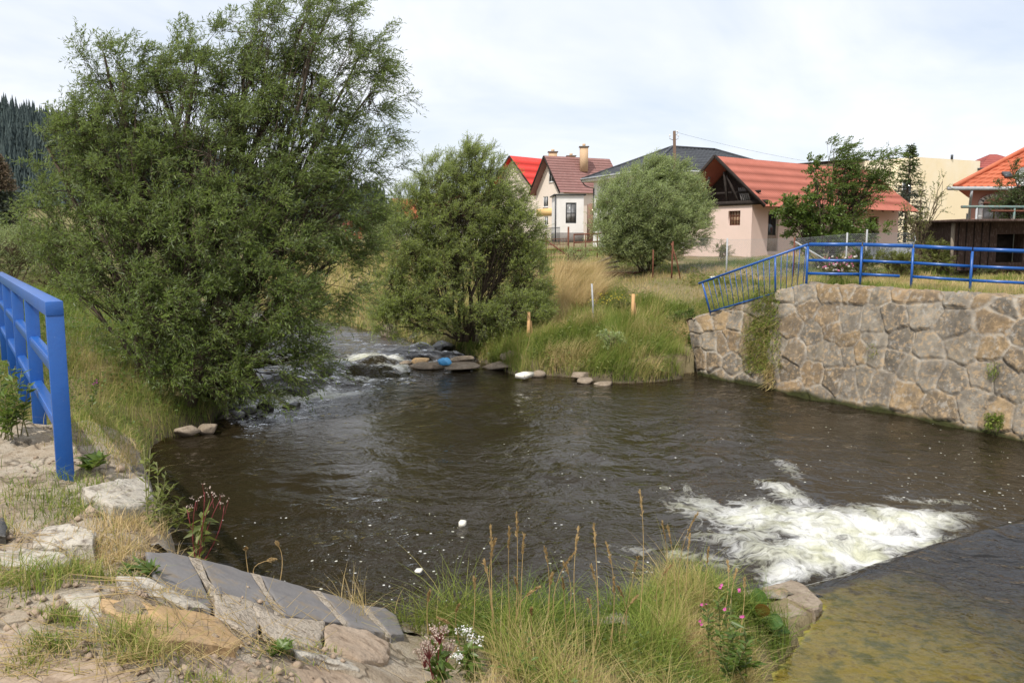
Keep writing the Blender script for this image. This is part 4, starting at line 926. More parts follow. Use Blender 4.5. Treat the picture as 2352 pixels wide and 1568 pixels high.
# --- brown roofed house, red roofed house
C = v3(6.1, 98, -.2); ld = v3(.89, .455); wd = v3(-.455, .89)
t, r0, r1, e0 = gablehouse('gabled_house', 'cream gabled house with a dull brown shingle roof and yellow band', C, ld, wd, 7.6, 6.7, 6.1, 10.0, .9, .5, m_peach, m_brr,
    [(3.2, 4.4, 7.0, 8.5), (1.7, 2.9, 4.1, 5.4), (2.0, 2.9, 1.9, 3.0)], (), 14, .6, 0, .02)
MB().box(C + wd * 3.35 - ld * .03 + UP * 3.5, wd * 3.3, ld * .04, UP * .42).build('yellow_band', m_yel, t)
chimney(t, C + wd * 2.0 + ld * 3.9 + UP * 8.3, 2.9, .95, m_chim)
C = v3(3.6, 115, 0.2); ld = v3(.71, .70); wd = v3(-.70, .71)
t, r0, r1, e0 = gablehouse('gabled_house', 'gabled house with a bright red metal roof left of the brown roof', C, ld, wd, 9.0, 9.6, 6.4, 11.3, .9, .4, m_peach, m_redr,
    [(3.6, 5.6, 3.2, 4.9), (1.2, 2.6, 3.2, 4.7)], (), 5, .5, 0, .015)
chimney(t, C + wd * 3.4 + ld * 6.6 + UP * 9.6, 2.7, 1.2, m_chim)
chimney(t, C + wd * 3.4 + ld * 10.6 + UP * 9.8, 2.2, 1.2, m_chim)
# --- white annex with the tall window, brick wall, black picket fence
C = v3(4.53, 86, -.3)
t = thing('annex', 'white flat roofed annex with a tall grey window door', 'house', C); b = MB(); hw = [(1.0, 2.1, 1.95, 4.05)]
fd = v3(1, .04); bd = v3(-.04, 1)
facade(b, C + UP * .95, fd, 2.85, 3.85, [(1.0, 2.1, 1.0, 3.1)], .15); facade(b, C + UP * .95 + bd * 5, -bd, 5, 3.85); facade(b, C + UP * .95 + fd * 2.85, bd, 5, 3.85); b.build('wall', m_white, t)
MB().box(C + fd * 1.42 + bd * 2.5 + UP * .4, fd * 1.47, bd * 2.55, UP * .6).build('plinth', m_plinth, t)
MB().box(C + fd * 1.42 + bd * 2.5 + UP * 4.86, fd * 1.65, bd * 2.7, UP * .06).build('roof', m_gfr, t)
window(t, C + UP * .95, fd, (1.0, 2.1, 1.0, 3.1), .12, m_gfr, m_curt, 2, 2, .09)
MB().tube([C - fd * .08 + UP * 4.8 - bd * .06, C - fd * .08 - bd * .06], .07, 6).build('downpipe', m_gfr, t, True)
c = v3(7.45, 80, -.4); MB().box(c + v3(1.6, 1.5, 1.9), v3(1.6, 0), v3(0, 1.5), v3(0, 0, 1.9)).build('brick_outbuilding', m_brick, None, label='brown brick outbuilding wall between the annex and the round bush', cat='outbuilding')
p0 = hitD(1247, 76); p1 = hitD(1285, 76); t = thing('picket_fence', 'black metal picket fence in front of the white annex', 'fence', p0)
for f in np.linspace(0, 1, 15): MB().bar(p0 + (p1 - p0) * f, p0 + (p1 - p0) * f + UP * (2.2 if abs(f) < .01 else 1.6), .04, .04, (0, 1, 0)).build('picket', m_gfr, t)
for h in (.3, 1.5): MB().bar(p0 + UP * h, p1 + UP * h, .05, .05).build('rail', m_gfr, t)
# --- cream building
C = v3(31.7, 66, -.6); fd = v3(.90, .436); ld = v3(-.62, .78); H = 7.0
t = thing('cream_building', 'tall windowless cream plastered building with a flat roof', 'building', C); b = MB()
facade(b, C, fd, 7.6, H, [(6.3, 7.0, 2.2, 2.75)], .2); facade(b, C + ld * 14, -ld, 14, H, [(12.9, 13.7, 3.4, 5.3)], .3); facade(b, C + fd * 7.6, fd, 6, H - .75, (), .2); facade(b, C + fd * 13.6, ld, 14, H - .75); facade(b, C + fd * 7.6 + UP * (H - .75), ld, 14, .75); b.build('wall', m_cream, t)
b = MB(); b.add([C + UP * (H - .02), C + fd * 7.6 + UP * (H - .02), C + fd * 7.6 + ld * 14 + UP * (H - .02), C + ld * 14 + UP * (H - .02)], np.array([[0, 1, 2, 3]])); b.build('flat_roof', m_plinth, t)
q = C + fd * 7.5 + UP * (H - .66); MB().box(q + fd * 3.2 + ld * 6.6, fd * 3.4, ld * 7.0, UP * .08).build('lower_roof', m_gfr, t)
window(t, C, fd, (6.3, 7.0, 2.2, 2.75), .15, m_wfr, m_glass, 1, 1, .06); window(t, C + ld * 14, -ld, (12.9, 13.7, 3.4, 5.3), .2, m_wfr, m_glass, 1, 2, .06)
q = C + ld * 4.6 - fd * .2 + UP * (H + .1); MB().bar(q - ld * .4, q + ld * 9, 1.6, .10).build('dark_roof_sheet', m_dark, t)
MB().tube([C + fd * 4.1 + UP * H, C + fd * 4.1 + UP * (H + .35)], .1, 8).build('vent_pipe', m_gfr, t, True)
# --- far maroon roof
C = v3(60, 108, .8); t = thing('far_house', 'distant house with only its maroon pyramid roof showing above the cream building', 'house', C)
b = MB(); facade(b, C, v3(1, 0), 8, 8.0); facade(b, C + v3(0, 8), v3(0, -1), 8, 8.0); b.build('wall', m_cream, t)
b = MB(); E = [C + v3(-.6, -.6, 8), C + v3(8.6, -.6, 8), C + v3(8.6, 8.6, 8), C + v3(-.6, 8.6, 8)]; T0 = C + v3(3.5, 4, 10.4); T1 = C + v3(4.4, 4, 10.4)
roofpatch(b, E[0], E[1], T0, T1, 8, .35, .015, .03, .2); roofpatch(b, E[3], E[0], T0, T0, 8, .35, .015, .03, .2); roofpatch(b, E[1], E[2], T1, T1, 8, .35, .015, .03, .2); b.build('roof', m_mar, t)
# --- house at the right edge with orange tiles
C = v3(21.2, 38.7, -1.3); t = thing('rose_house', 'rose pink house with an orange tile roof at the right edge', 'house', C); H = 3.75
b = MB(); hw = (.55, 1.85, 1.75, 2.95); facade(b, C, v3(1, 0), 12, H, [hw], .22); facade(b, C + v3(4.6, 8), unit(v3(-4.6, -8)), 9.2, H); b.build('wall', m_rose, t)
b = MB(); q = C + v3(0, -.03)
for a, c_, d, e in ((.36, .55, 1.6, 2.95), (1.85, 2.04, 1.6, 2.95)): b.box(q + v3((a + c_) / 2, 0, (d + e) / 2), v3((c_ - a) / 2, 0), v3(0, .05), v3(0, 0, (e - d) / 2))
for k in range(9):
    a0 = pi * k / 9; a1 = pi * (k + 1) / 9; am = (a0 + a1) / 2
    b.box(q + v3(1.2 + .745 * cos(am), 0, 2.96 + .34 * sin(am)), v3(-.15 * sin(am), 0, .09 * cos(am)), v3(0, .05), v3(.10 * cos(am), 0, .10 * sin(am)))
b.build('window_surround', m_white, t)
window(t, C, v3(1, 0), hw, .2, m_rust, m_curt, 2, 1, .06)
e0 = v3(20.0, 37.9, 2.34); e1 = v3(33, 37.9, 2.34); r0 = v3(28.4, 42.8, 5.75); r1 = v3(33, 42.8, 5.75)
b = MB(); roofpatch(b, e0, e1, r0, r1, 16, .30, .03, .045, .05); roofpatch(b, v3(25.6, 47, 2.34), e0, v3(28.9, 43.6, 5.75), r0, 16, .30, .03, .045, .1); b.build('roof', m_tile, t)
MB().tube([e0 + UP * .06, r0 + UP * .08], .11, 8).build('hip_cap', m_tile, t, True)
gutter(t, e0 + v3(-.35, -.08, -.06), e1 + v3(0, -.08, -.06), .085)
MB().tube([e0 + v3(.75, -.06, -.1), e0 + v3(.75, -.02, -.45), C + v3(-.06, -.08, 3.0), C + v3(-.06, -.08, .2)], .06, 8).build('downpipe', m_galv, t, True)
b = MB(); g = v3(24.3, 37.2, 2.0)
b.add([v3(24.2, 36.4, 2.3), v3(30.2, 36.4, 2.3), v3(27.2, 36.4, 4.9), v3(24.2, 36.4, -1.3), v3(30.2, 36.4, -1.3), v3(24.2, 38.7, -1.3), v3(24.2, 38.7, 2.3)], [np.array([[3, 4, 1, 0], [5, 3, 0, 6]]), np.array([[0, 1, 2]])]); b.build('gable', m_rose, t)
b = MB(); roofpatch(b, v3(23.8, 36.0, 2.2), v3(23.8, 40.5, 2.2), v3(27.2, 36.0, 5.15), v3(27.2, 41.5, 5.15), 12, .3, .03, .045, .06); b.build('gable_roof', m_tile, t)
MB().bar(v3(23.75, 35.97, 2.1), v3(27.2, 35.97, 5.1), .06, .2).build('bargeboard', m_dark, t)
sk = v3(22.75, 38.6, 2.95); 
MB().box(sk, v3(.18, 0), v3(0, .16, .115), v3(0, -.03, .04)).build('skylight', m_gfr, t)
dish = MB(); c = v3(21.5, 35.4, 2.62); n = 18; rows = []
for k, rr_ in enumerate([0.001, .15, .28, .36, .40]):
    a = np.arange(n) * 2 * pi / n; rows.append(np.stack([c[0] + rr_ * np.cos(a), c[1] - .9 * rr_ ** 2 + np.sin(a) * 0, c[2] + rr_ * np.sin(a)], -1))
i = np.arange(4)[:, None] * n; j = np.arange(n)[None]; k = (j + 1) % n
dish.add(np.concatenate(rows), np.stack([i + j, i + k, i + n + k, i + n + j], -1).reshape(-1, 4)); dd_ = thing('satellite_dish', 'white satellite dish on a mast before the orange roof', 'dish', c - UP * 4)
dish.build('reflector', m_wfr, dd_, True); MB().tube([c + v3(0, .06), c + v3(0, .25, -.3), c + v3(0, .3, -4)], .03, 6).build('mast', m_galv, dd_, True); MB().tube([c + v3(0, 0, -.4), c + v3(0, -.45, -.05)], .015, 5).build('feed_arm', m_galv, dd_)
# --- dark shed, pipe rack, crate, block
C = hitD(2188, 31); C = v3(C[0], C[1], -1.15); t = thing('dark_shed', 'low dark brown board shed with a flat overhanging roof behind the right railing', 'shed', C)
b = MB(); facade(b, C, v3(1, .0), 7, 1.78, [(1.6, 2.6, .3, 1.35)], .6); facade(b, C + v3(0, 3), v3(0, -1), 3, 1.78); b.build('wall', m_dsh, t)
MB().box(C + v3(2.1, .7, .8), v3(.5, 0), v3(0, .02), v3(0, 0, .55)).build('doorway', m_dark, t)
b = MB()
for k in range(24): b.box(C + v3(.15 + .29 * k, -.015, .89), v3(.012, 0), v3(0, .012), v3(0, 0, .88)) if not (1.5 < .15 + .29 * k < 2.7) else None
b.build('batten', m_dark, t)
MB().box(C + v3(3.4, 1.0, 1.83), v3(3.75, 0), v3(0, 2.2), v3(0, .0, .045)).build('roof', m_dsh, t)
MB().bar(C + v3(-.08, -.05, -.2), C + v3(-.08, -.05, 1.75), .10, .10, (0, 1, 0)).build('corner_post', m_oldwood, t)
b0 = atd(2208, 475, 33.2); b1 = atd(2420, 476, 33.2); t = thing('pipe_rack', 'green and rust pipe frame above the dark shed', 'pipe frame', v3(b0[0], b0[1], gz(b0[0], b0[1])))
m_grn = simple('green_pipe', (.10, .17, .15), (.18, .26, .24), 6, .6, c3=(.25, .09, .05))
MB().tube([b0, b1], .055, 8).build('crossbar', m_grn, t, True); MB().tube([b0 + v3(1.2, 0, -.16), b1 + v3(0, 0, -.16)], .04, 8).build('crossbar', m_rust, t, True)
for dx in (.62, 2.12): MB().tube([b0 + v3(dx, 0, 0), v3(b0[0] + dx, b0[1], -1.2)], .04, 8).build('post', m_grn if dx > 1 else m_galv, t, True)
c = hitD(2210, 29.3); t = thing('slatted_crate', 'yellow wooden slatted crate on the grass behind the right railing', 'crate', c); m_crate = simple('crate_wood', (.40, .25, .09), (.50, .33, .14), 9, .75, .3, .01, .2, (1, 1, 1))
for dy in (0, .4):
    b = MB()
    for k in range(7): b.box(c + v3(-.27 + .09 * k, dy, .22), v3(.022, 0), v3(0, .01), v3(0, 0, .22))
    for k in range(5): b.box(c + v3(0, dy - .02, .03 + .095 * k), v3(.28, 0), v3(0, .01), v3(0, 0, .02))
    b.build('slatted_side', m_crate, t)
MB().box(c + v3(0, .2, .02), v3(.28, 0), v3(0, .19), v3(0, 0, .015)).build('bottom', m_crate, t)
c = hitD(2285, 29.6); MB().box(c + v3(.2, 0, .12), v3(.6, 0), v3(0, .2), v3(0, 0, .16)).build('concrete_block', m_plinth, None, label='low grey concrete block beside the slatted crate', cat='block', bevel=.02)
# --- grey panel fence
p0 = hitD(1966, 37); p1 = hitD(2186, 36.4); p0[2] -= .3; p1[2] -= .3; n = 420; f = np.linspace(0, 1, n); w = .025 * np.cos(f * np.linalg.norm(p1 - p0) * 2 * pi / .17)
row = p0 + (p1 - p0) * f[:, None] + np.stack([0 * w, w, 0 * w], -1); b = MB(); b.quadpatch(np.concatenate([row, row + UP * (1.15)]), n, 2); b.quadpatch(np.concatenate([row + v3(0, .012), row + UP * 1.15 + v3(0, .012)]), n, 2)
b.build('panel_fence', simple('grey_sheet', (.32, .34, .38), (.42, .44, .48), 2, .8, .2), None, True, label='low grey corrugated sheet fence behind the wire fence', cat='fence')
# --- wooden electricity pole and its wires
c = hitD(1547, 50); t = thing('electricity_pole', 'leaning dark wooden electricity pole rising behind the round willow bush', 'pole', c); tp = atd(1549, 301, 50)
MB().tube([c - UP * .3, (c + tp) / 2 + v3(.05, 0), tp], [.13, .11, .085], 9).build('pole', m_oldwood if False else simple('pole_wood', (.10, .065, .045), (.16, .11, .08), 8, .85, stretch=(1, 1, .1)), t, True)
for dx, dz in ((-.28, -.45), (.22, -.45), (.16, -.2)):
    MB().tube([tp + v3(0, 0, dz - .1), tp + v3(dx, -.05, dz), tp + v3(dx, -.05, dz + .14)], .02, 5).build('insulator_hook', m_galv, t, True); boulder('insulator', tp + v3(dx, -.05, dz + .17), (.05, .05, .07), m_wfr, 3, parent=t, sub=2)
def cable(a, b_, sag, lb):
    f = np.linspace(0, 1, 24)[:, None]; P = a + (b_ - a) * f - UP * sag * 4 * f * (1 - f)
    MB().tube(P, .006, 4).build('power_cable', m_gfr, None, True, label=lb, cat='cable')
cable(tp + v3(.16, -.05, -.1), v3(31.0, 66.2, 5.2), .4, 'thin power cable running from the wooden pole to the cream building')
# --- small things seen between the trees
c = hitD(814, 112); t = thing('red_hut', 'small red hut with a pale window seen between the big and the young willow', 'hut', c)
b = MB(); facade(b, c + v3(-1.2, 0), v3(1, 0), 2.4, 2.0, [(.3, 2.0, 1.0, 1.6)]); facade(b, c + v3(-1.2, 2), v3(0, -1), 2, 2.0); facade(b, c + v3(1.2, 0), v3(0, 1), 2, 2.0); b.build('wall', simple('red_board', (.33, .07, .04), (.42, .12, .07), 6), t)
window(t, c + v3(-1.2, 0), v3(1, 0), (.3, 2.0, 1.0, 1.6), .1, m_wfr, m_curt, 3, 1, .06)
b = MB(); roofpatch(b, c + v3(-1.5, -.4, 1.95), c + v3(1.5, -.4, 1.95), c + v3(-1.3, 1, 2.6), c + v3(1.3, 1, 2.6), 4, .3, .01, .02); roofpatch(b, c + v3(1.5, 2.4, 1.95), c + v3(-1.5, 2.4, 1.95), c + v3(1.3, 1, 2.6), c + v3(-1.3, 1, 2.6), 4, .3, .01, .02); b.build('roof', m_mar, t)
C = v3(-9.3, 88, -.4); t, *_ = gablehouse('white_cottage', 'low white house with a dull red roof behind the young willow', C, v3(1, .0), v3(0, 1), 7.6, 6, 3.1, 5.2, .4, .5, m_white, m_mar, [], [(1.2, 2.2, 1.0, 2.2), (4.5, 5.6, 1.0, 2.2)], 8, .35, .012, .03)
C = v3(-21.4, 160, -.8); t, *_ = gablehouse('orange_roof_house', 'far house with an orange roof between the big and the young willow', C, v3(.9, .436), v3(-.436, .9), 8, 8, 5, 8.6, .4, .5, m_white, m_tile, [(2, 3.2, 2, 3.4)], [], 8, .4, 0, .03)
# ------------------------------------------------------------------ trees and shrubs
m_willow = leafmat('willow_leaf', (.070, .115, .020), (.175, .235, .045), (.18, .22, .115), .42, .42)
m_young = leafmat('young_willow_leaf', (.19, .25, .038), (.39, .46, .105), (.36, .40, .22), .5, .45)
m_round = leafmat('grey_willow_leaf', (.24, .31, .10), (.43, .50, .20), (.40, .46, .28), .5, .5)
m_broad = leafmat('broad_leaf', (.045, .085, .016), (.120, .180, .035), None, .32, .4)
m_dkleaf = leafmat('dark_leaf', (.030, .052, .016), (.070, .098, .028), None, .22, .5)
m_shrub = leafmat('yellow_green_leaf', (.085, .105, .024), (.20, .215, .055), None, .3, .5)
m_spruce = leafmat('spruce_needle', (.020, .032, .024), (.060, .075, .055), None, .1, .6)
m_rusts = leafmat('browned_needle', (.09, .065, .045), (.22, .15, .10), None, .1, .7)
m_bark = simple('willow_bark', (.055, .042, .030), (.13, .10, .075), 9, .9, .7, .02, .1, (1, 1, .25))
m_stem = simple('plant_stem', (.12, .13, .05), (.20, .19, .08), 20, .7, .1)
m_twig = simple('brown_twig', (.10, .075, .045), (.17, .13, .08), 20, .8, .1)
WIND = np.array([1., .15, 0])
def lobe3(l):
    px, py, D, rx, ry = l[:5]; c = atd(px, py, D); k = np.linalg.norm(c) / F
    return c, np.array([rx * k, l[5] if len(l) > 5 and l[5] else (rx + ry) / 2 * k * .9, ry * k]), (l[6] if len(l) > 6 else 1.)
def tree(name, label, cat, base, lobes, nleaf, leafL, leafW, lmat, bmat, stems, group=None, wind=.5, up=.5, twigs=9, per=11, twigL=(.28, .5), trunk_r=.12, shell=.30, droop=.15, seed=1, fork=.35, rawlobes=False, stemvis=1.0, spread=.35):
    rg = np.random.default_rng(seed)
    base = np.asarray(base, float); T = thing(name, label, cat, base, group)
    LB = lobes if rawlobes else [lobe3(l) for l in lobes]
    wts = np.array([r[0] * r[2] * d for c, r, d in LB]); nC = max(4, int(nleaf / (twigs * per)))
    cnt = np.maximum(2, (wts / wts.sum() * nC).astype(int))
    S, E_, TW, = [], [], []
    wood = MB(); limbs = []
    for (c, r, d), n in zip(LB, cnt):
        # limb from the base to the lobe
        sb = base + np.array([*rg.normal(0, spread, 2), 0]) * stems
        m1 = sb + (c - sb) * fork + np.array([*rg.normal(0, .12, 2), .10]) * np.linalg.norm(c - sb) * .5
        t = np.linspace(0, 1, 12)[:, None]
        P = (1 - t) ** 2 * sb + 2 * t * (1 - t) * m1 + t * t * (c + [0, 0, r[2] * .2])
        P[1:-1] += rg.normal(0, .02, (10, 3)) * np.linalg.norm(c - sb) * .35
        ln = np.linalg.norm(c - sb); rr_ = trunk_r * rg.uniform(.55, 1.0) * (1 - .82 * t[:, 0]) * min(1, .35 + ln / 9)
        wood.tube(P, np.maximum(rr_, .012), 7); limbs.append(P)
        v = unit(rg.normal(size=(n, 3))); u = rg.uniform(0, 1, n) ** shell
        Pc = c + v * u[:, None] * r
        S.append(Pc); TW.append(np.repeat(rg.uniform(.0, 1, n)[:, None], 1, 1)); E_.append(v)
        k = rg.integers(5, 12, n); sp = P[k]
        mid = (sp + Pc) / 2 + rg.normal(0, .08, (n, 3)) * np.linalg.norm(Pc - sp, axis=1)[:, None] + [0, 0, .05]
        sticks(wood, sp, mid, .016 * stemvis, .010 * stemvis); sticks(wood, mid, Pc, .010 * stemvis, .005 * stemvis)
    S = np.concatenate(S); OUT = np.concatenate(E_); tc = np.concatenate(TW)[:, 0]; nC = len(S)
    S2 = np.repeat(S, twigs, 0); O2 = np.repeat(OUT, twigs, 0); t2 = np.repeat(tc, twigs); n2 = len(S2)
    d = unit(O2 * .75 + np.array([0, 0, up]) + WIND * wind + rg.normal(0, .45, (n2, 3)))
    ln = rg.uniform(*twigL, n2); st0 = S2 + rg.normal(0, .10, (n2, 3)) * twigL[1]
    sag = np.array([0, 0, -droop]) + WIND * wind * .25
    def tp(f): return st0 + d * (ln * f)[:, None] + sag * (ln * f * f)[:, None]
    sticks(wood, st0, tp(.5), .004 * stemvis, .003 * stemvis); sticks(wood, tp(.5), tp(1.), .003 * stemvis, .0015 * stemvis)
    lm = MB(); f = (np.arange(per) + .6) / per
    Pq = (st0[:, None] + d[:, None] * (ln[:, None] * f)[..., None] + sag * (ln[:, None] * f * f)[..., None]).reshape(-1, 3)
    n3 = len(Pq); d3 = np.repeat(d, per, 0)
    side = unit(np.cross(d3, rg.normal(size=(n3, 3)))) * 1.0
    ld = unit(d3 * .75 + side * .8 + np.array([0, 0, -droop * .8]) + WIND * wind * .35)
    nn = unit(rg.normal(0, .7, (n3, 3)) + np.array([0, 0, .9]))
    tint = np.clip(np.repeat(t2, per) * .55 + rg.uniform(0, .5, n3), 0, .92); tint = np.where(rg.uniform(0, 1, n3) < .004, 1., tint)
    sz = rg.uniform(.6, 1.1, n3)
    leaves(lm, Pq, ld, nn, leafL * sz, leafW * sz, tint)
    lm.build('crown', lmat, T); wood.build('trunk', bmat, T, True)
    return T
def dome(c, w, h, dep=None, n=5, seed=0):
    """a loose heap of lobes standing on the point c"""
    rg = np.random.default_rng(seed); L = []
    for k in range(n):
        f = rg.uniform(0, 1); a = rg.uniform(0, 2 * pi); rr_ = w * .5 * (1 - .55 * f) * rg.uniform(.2, .75)
        L.append((np.asarray(c) + [rr_ * cos(a), (dep or w) / w * rr_ * sin(a), h * (.25 + .52 * f)], np.array([w * .26, (dep or w) * .26, h * .24]) * rg.uniform(.8, 1.25), 1.))
    return L
def shrub(name, label, base, w, h, nleaf, L, Wd_, mat, seed, cat='shrub', group=None, n=6, **kw):
    k = dict(wind=.35, up=.6, twigs=8, per=9, twigL=(.12, .28), trunk_r=.03, shell=.4, spread=.12); k.update(kw)
    return tree(name, label, cat, base, dome(base, w, h, None, n, seed), nleaf, L, Wd_, mat, k.pop('bark', m_twig), 1, group, seed=seed, rawlobes=True, **k)
big = [(240, 140, 19.5, 60, 60, 0, .6), (170, 260, 19.5, 60, 60, 0, .7), (110, 350, 19.5, 45, 50, 0, .6), (350, 170, 19.8, 75, 70, 0, .8), (700, 70, 20, 120, 85, 0, .75), (760, 45, 20, 90, 70, 0, .55), (610, 95, 20, 90, 90, 0, .8), (835, 130, 20.5, 75, 90, 0, .55), (850, 240, 20.5, 75, 110, 0, .55), (720, 190, 20, 140, 110, 0, .85), (560, 190, 20, 120, 110),
       (455, 150, 19.5, 80, 80, 0, .8), (430, 240, 19.5, 110, 90), (285, 180, 19.5, 75, 80, 0, .8), (300, 290, 19.5, 130, 100), (200, 330, 19.5, 85, 90), (650, 320, 20, 150, 120), (480, 380, 19, 150, 120), (800, 360, 20.5, 110, 110, 0, .8), (150, 400, 19.5, 75, 80), (330, 430, 19, 140, 110),
       (640, 470, 19, 150, 120), (200, 480, 19, 110, 90), (790, 500, 20, 95, 100), (480, 540, 18.5, 140, 110), (320, 570, 18.5, 140, 110), (170, 580, 19.2, 110, 80, 0, .9), (640, 600, 18.5, 130, 110), (760, 620, 19.5, 85, 85), (105, 500, 20, 60, 70, 0, .7), (110, 600, 19.5, 60, 50, 0, .6),
       (420, 690, 18, 130, 100), (560, 720, 18, 130, 110), (690, 730, 18.5, 90, 90), (330, 740, 17.6, 75, 90), (250, 680, 18.2, 90, 70, 0, .8), (480, 830, 17.6, 120, 75), (620, 830, 18, 100, 75), (700, 820, 18.3, 55, 50), (400, 860, 17.4, 55, 50), (560, 880, 17.6, 60, 40)]
bb = np.array([-7.6, 19.6, -3.65])
tree('willow_tree', 'huge dense green willow leaning over the water at left', 'tree', bb, big, 190000, .125, .027, m_willow, m_bark, 1.6, wind=.45, up=.40, twigs=10, per=13, twigL=(.32, .62), trunk_r=.17, shell=.42, droop=.25, seed=21, spread=.5)
young = [(1090, 385, 28, 60, 55, 0, .9), (1010, 430, 28, 75, 70), (1130, 440, 28, 65, 75), (960, 490, 28, 70, 70), (1060, 500, 27.5, 85, 80), (1160, 510, 28, 65, 75), (930, 570, 27.5, 65, 75), (1030, 590, 27.2, 80, 55, 0, .8), (1000, 660, 27, 60, 45, 0, .8), (1090, 740, 27.4, 60, 35, 0, .7), (1140, 665, 28.8, 60, 45, 0, .5), (1195, 560, 28, 55, 80), (1215, 640, 28, 45, 75), (1150, 580, 28.6, 50, 40, 0, .6),
         (900, 670, 27.3, 55, 70), (960, 720, 27, 75, 55), (1170, 725, 27.3, 80, 55), (1225, 710, 27.8, 40, 60), (890, 735, 27, 35, 45), (1085, 345, 28, 28, 28, 0, .8)]
yb = hitD(1062, 28.2); yb[2] = -3.45
tree('young_willow', 'rounded young willow with visible forking stems on the far bank', 'tree', yb, young, 165000, .105, .022, m_young, m_bark, .5, wind=.30, up=.6, twigs=9, per=11, twigL=(.25, .45), trunk_r=.10, shell=.36, droop=.12, seed=5, spread=.35, fork=.3)
rnd = [(1490, 410, 36, 50, 40), (1420, 450, 36, 48, 42), (1550, 430, 36, 55, 50), (1590, 475, 36, 38, 48), (1475, 470, 35, 95, 70), (1390, 510, 35.5, 38, 42), (1430, 540, 35, 75, 55), (1530, 520, 35, 80, 60), (1590, 530, 36, 32, 42, 0, .7), (1500, 575, 35.2, 70, 35), (1425, 575, 35.2, 55, 30), (1490, 385, 36, 28, 18, 0, .7), (1555, 388, 36, 28, 20, 0, .7)]
tree('round_willow', 'round pale green willow bush before the white house', 'bush', hitD(1485, 36), rnd, 120000, .125, .026, m_round, m_bark, .6, wind=.55, up=.75, twigs=9, per=11, twigL=(.3, .55), trunk_r=.08, shell=.45, droop=.05, seed=9, spread=.3)
t4 = [(1820, 480, 35, 38, 30), (1880, 470, 35, 45, 45), (1850, 520, 35, 45, 40), (1905, 530, 35, 40, 45), (1870, 400, 35, 22, 35, 0, .7), (1800, 475, 35, 25, 20, 0, .7), (1940, 545, 35, 40, 30), (2000, 530, 35, 40, 22, 0, .8), (1880, 560, 35, 45, 25)]
tree('oak_sapling', 'bright green broadleaf sapling before the red roofed pink shed', 'tree', hitD(1888, 35), t4, 15000, .115, .085, m_broad, m_bark, .15, wind=.25, up=.4, twigs=7, per=8, twigL=(.2, .4), trunk_r=.07, shell=.5, seed=31, spread=.1)
t5 = [(1915, 350, 36, 22, 28, 0, .8), (1950, 370, 36, 30, 35, 0, .8), (1930, 420, 36, 35, 40), (1985, 385, 36, 35, 28, 0, .8), (2030, 365, 36, 35, 16, 0, .6), (1965, 440, 36, 45, 35), (2010, 415, 36, 35, 25, 0, .7), (1950, 490, 36, 40, 35), (2060, 350, 36, 22, 10, 0, .6)]
tree('leaning_tree', 'wind bent dark green tree leaning right behind the broadleaf sapling', 'tree', hitD(1905, 36), t5, 14000, .10, .06, m_dkleaf if False else m_broad, m_bark, .1, wind=1.0, up=.5, twigs=7, per=9, twigL=(.3, .6), trunk_r=.08, shell=.5, seed=32, spread=.1)
t6 = [(2100, 520, 32, 22, 40, 0, .8), (2120, 560, 32, 30, 25, 0, .8), (2150, 460, 32, 18, 35, 0, .5), (2115, 450, 32, 10, 45, 0, .4), (2165, 420, 32, 12, 15, 0, .3), (2085, 480, 32, 12, 25, 0, .5)]
tree('sparse_sapling', 'thin almost bare sapling before the cream building', 'tree', hitD(2112, 32), t6, 1500, .07, .045, m_shrub, m_twig, .1, wind=.2, up=.8, twigs=4, per=6, twigL=(.2, .45), trunk_r=.035, shell=.6, seed=33, spread=.06, stemvis=1.3)
t7 = [(2330, 440, 34, 40, 30), (2300, 470, 34, 28, 22), (2345, 500, 34, 45, 30), (2370, 420, 34, 30, 40), (2385, 470, 34, 40, 40), (2325, 395, 34, 14, 25, 0, .6)]
tree('fruit_tree', 'dark leafy fruit tree hanging in from the right edge before the orange roof', 'tree', hitD(2375, 34), t7, 16000, .075, .045, m_dkleaf, m_bark, .1, wind=.3, up=.4, twigs=7, per=9, twigL=(.2, .4), trunk_r=.07, shell=.45, seed=34, spread=.08)
# low shrubs behind the right railing
SH = [('rose_bush', 'rose bush with white and pink blooms behind the first railing post', 1925, 30.5, 1.5, 1.05, 5000, .05, .03, m_dkleaf),
      ('garden_shrub', 'dark green shrub directly right of the rose bush', 1985, 31.5, 1.3, .95, 4000, .06, .035, m_dkleaf),
      ('garden_shrub', 'yellow green shrub below the grey sheet fence', 2050, 31.0, 1.9, 1.15, 8000, .06, .035, m_shrub),
      ('garden_shrub', 'yellow green shrub left of the dark shed', 2155, 31.2, 1.5, 1.35, 7000, .06, .035, m_shrub),
      ('garden_shrub', 'small dark shrub growing before the dark shed', 2262, 30.2, .9, 1.15, 2600, .05, .03, m_dkleaf),
      ('garden_shrub', 'pale leafed plant before the dark shed doorway', 2300, 29.6, 1.1, .55, 1300, .10, .07, m_shrub),
      ('wall_weed', 'dark green weed clump on the falling top of the stone wall', 1772, 22.9, .75, .42, 2200, .06, .035, m_dkleaf),
      ('bank_weed', 'bright green weed clump at the foot of the sloping railing', 1608, 25.2, .8, .6, 2600, .07, .045, m_broad),
      ('meadow_weed', 'dry weed clump at the corner of the pink shed', 1655, 39.5, 1.3, 1.0, 2500, .06, .02, m_shrub),
      ('yellow_weed', 'yellow flowering weed on the bank behind the metal post', 1400, 28.8, 1.4, .75, 3200, .07, .03, m_shrub),
      ('thistle', 'blue green thistle at the water edge of the grassy bank', 1412, 24.2, .7, .75, 2200, .08, .035, m_round),
      ('bank_bush', 'small green bush in the bank grass left of the wall end', 1560, 27.5, 1.0, .5, 2500, .07, .04, m_broad)]
